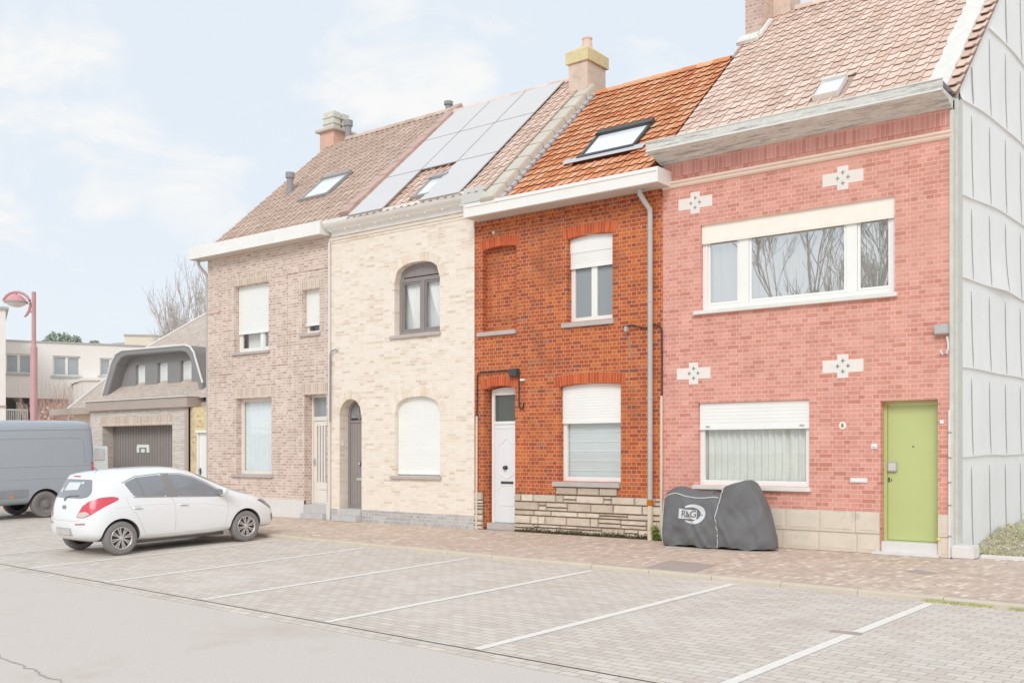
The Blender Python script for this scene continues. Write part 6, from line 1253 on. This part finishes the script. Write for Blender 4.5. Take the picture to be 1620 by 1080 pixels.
# silhouette: height of the cover along the bike (x from tail to front wheel), measured on the near flank
def mpt(px, py, y): return F(px, py, y)
HT = [(MX0, .45), (-8.795, .74), (-8.77, .84), (-8.70, .89), (-8.60, .94), (-8.49, .965), (-8.40, .95), (-8.30, .915), (-8.10, .885), (-7.95, .89), (-7.80, .91), (-7.72, .90), (-7.68, .89), (-7.655, .95), (-7.62, 1.03), (-7.52, 1.07), (-7.42, 1.09), (-7.30, 1.125), (-7.22, 1.135), (-7.16, 1.10), (-7.06, .95), (-6.95, .74), (-6.84, .44), (-6.78, .20), (MX1, .06)]
def interp(T, x):
    for (a, b), (c, d) in zip(T[:-1], T[1:]):
        if a <= x <= c: return b+(d-b)*(x-a)/(c-a)
    return T[-1][1] if x > T[-1][0] else T[0][1]
nx, ns = 110, 64; mb = MB(); G_ = []
for i in range(nx+1):
    x = MX0+(MX1-MX0)*i/nx; h = interp(HT, x); e = min((x-MX0)/.14, (MX1-x)/.22, 1); e = max(e, 0)**.5
    wtop = (.15+.06*math.exp(-((x+8.4)/.3)**2)+.13*math.exp(-((x+7.38)/.2)**2))*e; wb = (.27+.05*math.sin((x+8.8)*2))*e+.02; yc = 15.50; row = []
    for j in range(ns+1):
        t = j/ns                                  # 0 near foot, .5 top, 1 far foot
        a = (t-.5)*2; s_ = abs(a)
        if s_ < .28: q = s_/.28; hh = h*(1-.035*q*q)+(.045*(1-q*q) if x < -7.85 else 0); w = wtop*q
        else: q = (s_-.28)/.72; hh = h*.965*(1-q)+.0*q; w = wtop+(wb-wtop)*(q**.7)+.03*math.sin(q*math.pi)
        y = yc+(-w if a < 0 else w); z = hh
        # folds: drape lines running down from the bars, saddle and tail
        if s_ > .2:
            k = min(1, (s_-.2)/.3); f = mnoise.noise(Vector((x*3.2+z*1.1, z*.9, 3)))*.035-abs(mnoise.noise(Vector((x*2.4-z*2.2, z*.7, 9))))*.075-abs(mnoise.noise(Vector((x*5.1+z*3.4, z*2.6, 5))))*.05+.03-(.03*max(0, .12-z)/.12)-.022*abs(mnoise.noise(Vector((x*11-z*7, z*6, 8))))+.022*math.sin((x+z*.55)*13)*max(0, 1-z)*.6+.012*math.sin(x*23+z*3)*max(0, .5-z)
            dl = abs((x+7.72)-(.6-z)*.55*(1 if z < .9 else 0)); f += .035*math.exp(-(dl/.05)**2)*(z < .95)
            dl = abs((x+8.30)-(.75-z)*.62); f += .03*math.exp(-(dl/.045)**2)
            y += (-f if a < 0 else f)*k*e
        row.append((x, y, max(0.004, z)+(.018*math.sin(x*9)+.012*math.sin(x*23) if z < .02 else 0)*.8+.012 if z < .02 else z))
    G_.append(row)
w_ = ns+1; mb.v = [p for r_ in G_ for p in r_]; mb.f = [(i*w_+j, i*w_+j+1, (i+1)*w_+j+1, (i+1)*w_+j) for i in range(nx) for j in range(ns)]; mb.a = [.5]*len(mb.f)
for i, rv in ((0, 1), (nx, 0)):
    f = tuple(i*w_+j for j in range(w_)); mb.f.append(f if rv else f[::-1]); mb.a.append(.5)
cv = mb.build('cover', M_['cover_grey'], mo, smooth=True); bvm = BVHTree.FromPolygons(mb.v, mb.f)
js = int(ns*.5-ns*.5*.30); pipe = [Vector(G_[i][js])+Vector((0, -.008, .004)) for i in range(2, int(nx*.55))]
mb = MB(); mb.tube(pipe, .0085, 6); i0 = 2; mb.tube([Vector(G_[i0][j])+Vector((-.006, -.006, 0)) for j in range(js, -1, -1)], .0075, 6)
i1 = int(nx*.555); mb.tube([Vector(G_[i1+int(2*math.sin(j*.3))][j])+Vector((0, -.009, 0)) for j in range(js+4, -1, -1)], .0075, 6)
i2 = int(nx*.575); mb.tube([Vector(G_[i1+2+int((i2-i1)*k/6)][js+int(6*k/6)])+Vector((0, -.012, .006)) for k in range(7)], .0085, 6)
mb.tube([Vector(G_[i][js+12])+Vector((0, -.004, .01)) for i in range(int(nx*.62), int(nx*.745))], .008, 6); mb.build('piping', M_['piping_white'], mo, smooth=True)
def drape(o, off=.006):
    for v in o.data.vertices:
        h = bvm.ray_cast(Vector((v.co.x, 14.0, v.co.z)), Vector((0, 1, 0)))[0]
        if h: v.co.y = h.y-off
def flat_mesh(outer, holes=(), step=.02):
    bm = bmesh.new(); loops = [outer]+list(holes); flat = [p for l in loops for p in l]; vs = [bm.verts.new((p[0], 14.5, p[1])) for p in flat]
    for t in tessellate_polygon([[Vector((p[0], p[1], 0)) for p in l] for l in loops]):
        try: bm.faces.new([vs[i] for i in t])
        except ValueError: pass
    for _ in range(5):
        es = [e for e in bm.edges if e.calc_length() > step]
        if not es: break
        bmesh.ops.subdivide_edges(bm, edges=es, cuts=1); bmesh.ops.triangulate(bm, faces=[f for f in bm.faces if len(f.verts) > 3])
    mb = MB(); bm.verts.index_update(); mb.v = [tuple(v.co) for v in bm.verts]; mb.f = [tuple(v.index for v in f.verts) for f in bm.faces]; mb.a = [.5]*len(mb.f); bm.free(); return mb
lx, lz = F(1094, 813, 15.2); ax_, az_ = .215, .165
cres = []
for i in range(41): t = math.radians(128-256*i/40); cres.append((lx+.015+ax_*math.cos(t), lz+az_*math.sin(t)))
for i in range(41): t = math.radians(-122+244*i/40); cres.append((lx-.035+ax_*.80*math.cos(t), lz+az_*.70*math.sin(t)))
o = flat_mesh(cres[::1] if False else cres).build('logo_oval', M_['print_white'], mo, recalc=False); drape(o)
pl_ = [(lx-.235, lz-.075), (lx+.07, lz-.09), (lx+.07, lz+.065), (lx-.235, lz+.09)]
o2 = flat_mesh(pl_).build('logo_panel', M_['print_white'], mo, recalc=False); drape(o2, .007)
tx = text('R&G', lx-.062, lz-.003, .16, M_['cover_grey'], mo, 14.5, 'logo_letters', depth=0, bold=True, sx=.80); drape(tx, .0095)
mb = MB(); q = (lx+.16, lz-.01); o3 = flat_mesh([(q[0]+.014*math.cos(t), q[1]+.014*math.sin(t)) for t in [2*math.pi*i/12 for i in range(12)]]).build('logo_dot', M_['cover_grey'], mo, recalc=False); drape(o3, .0095)
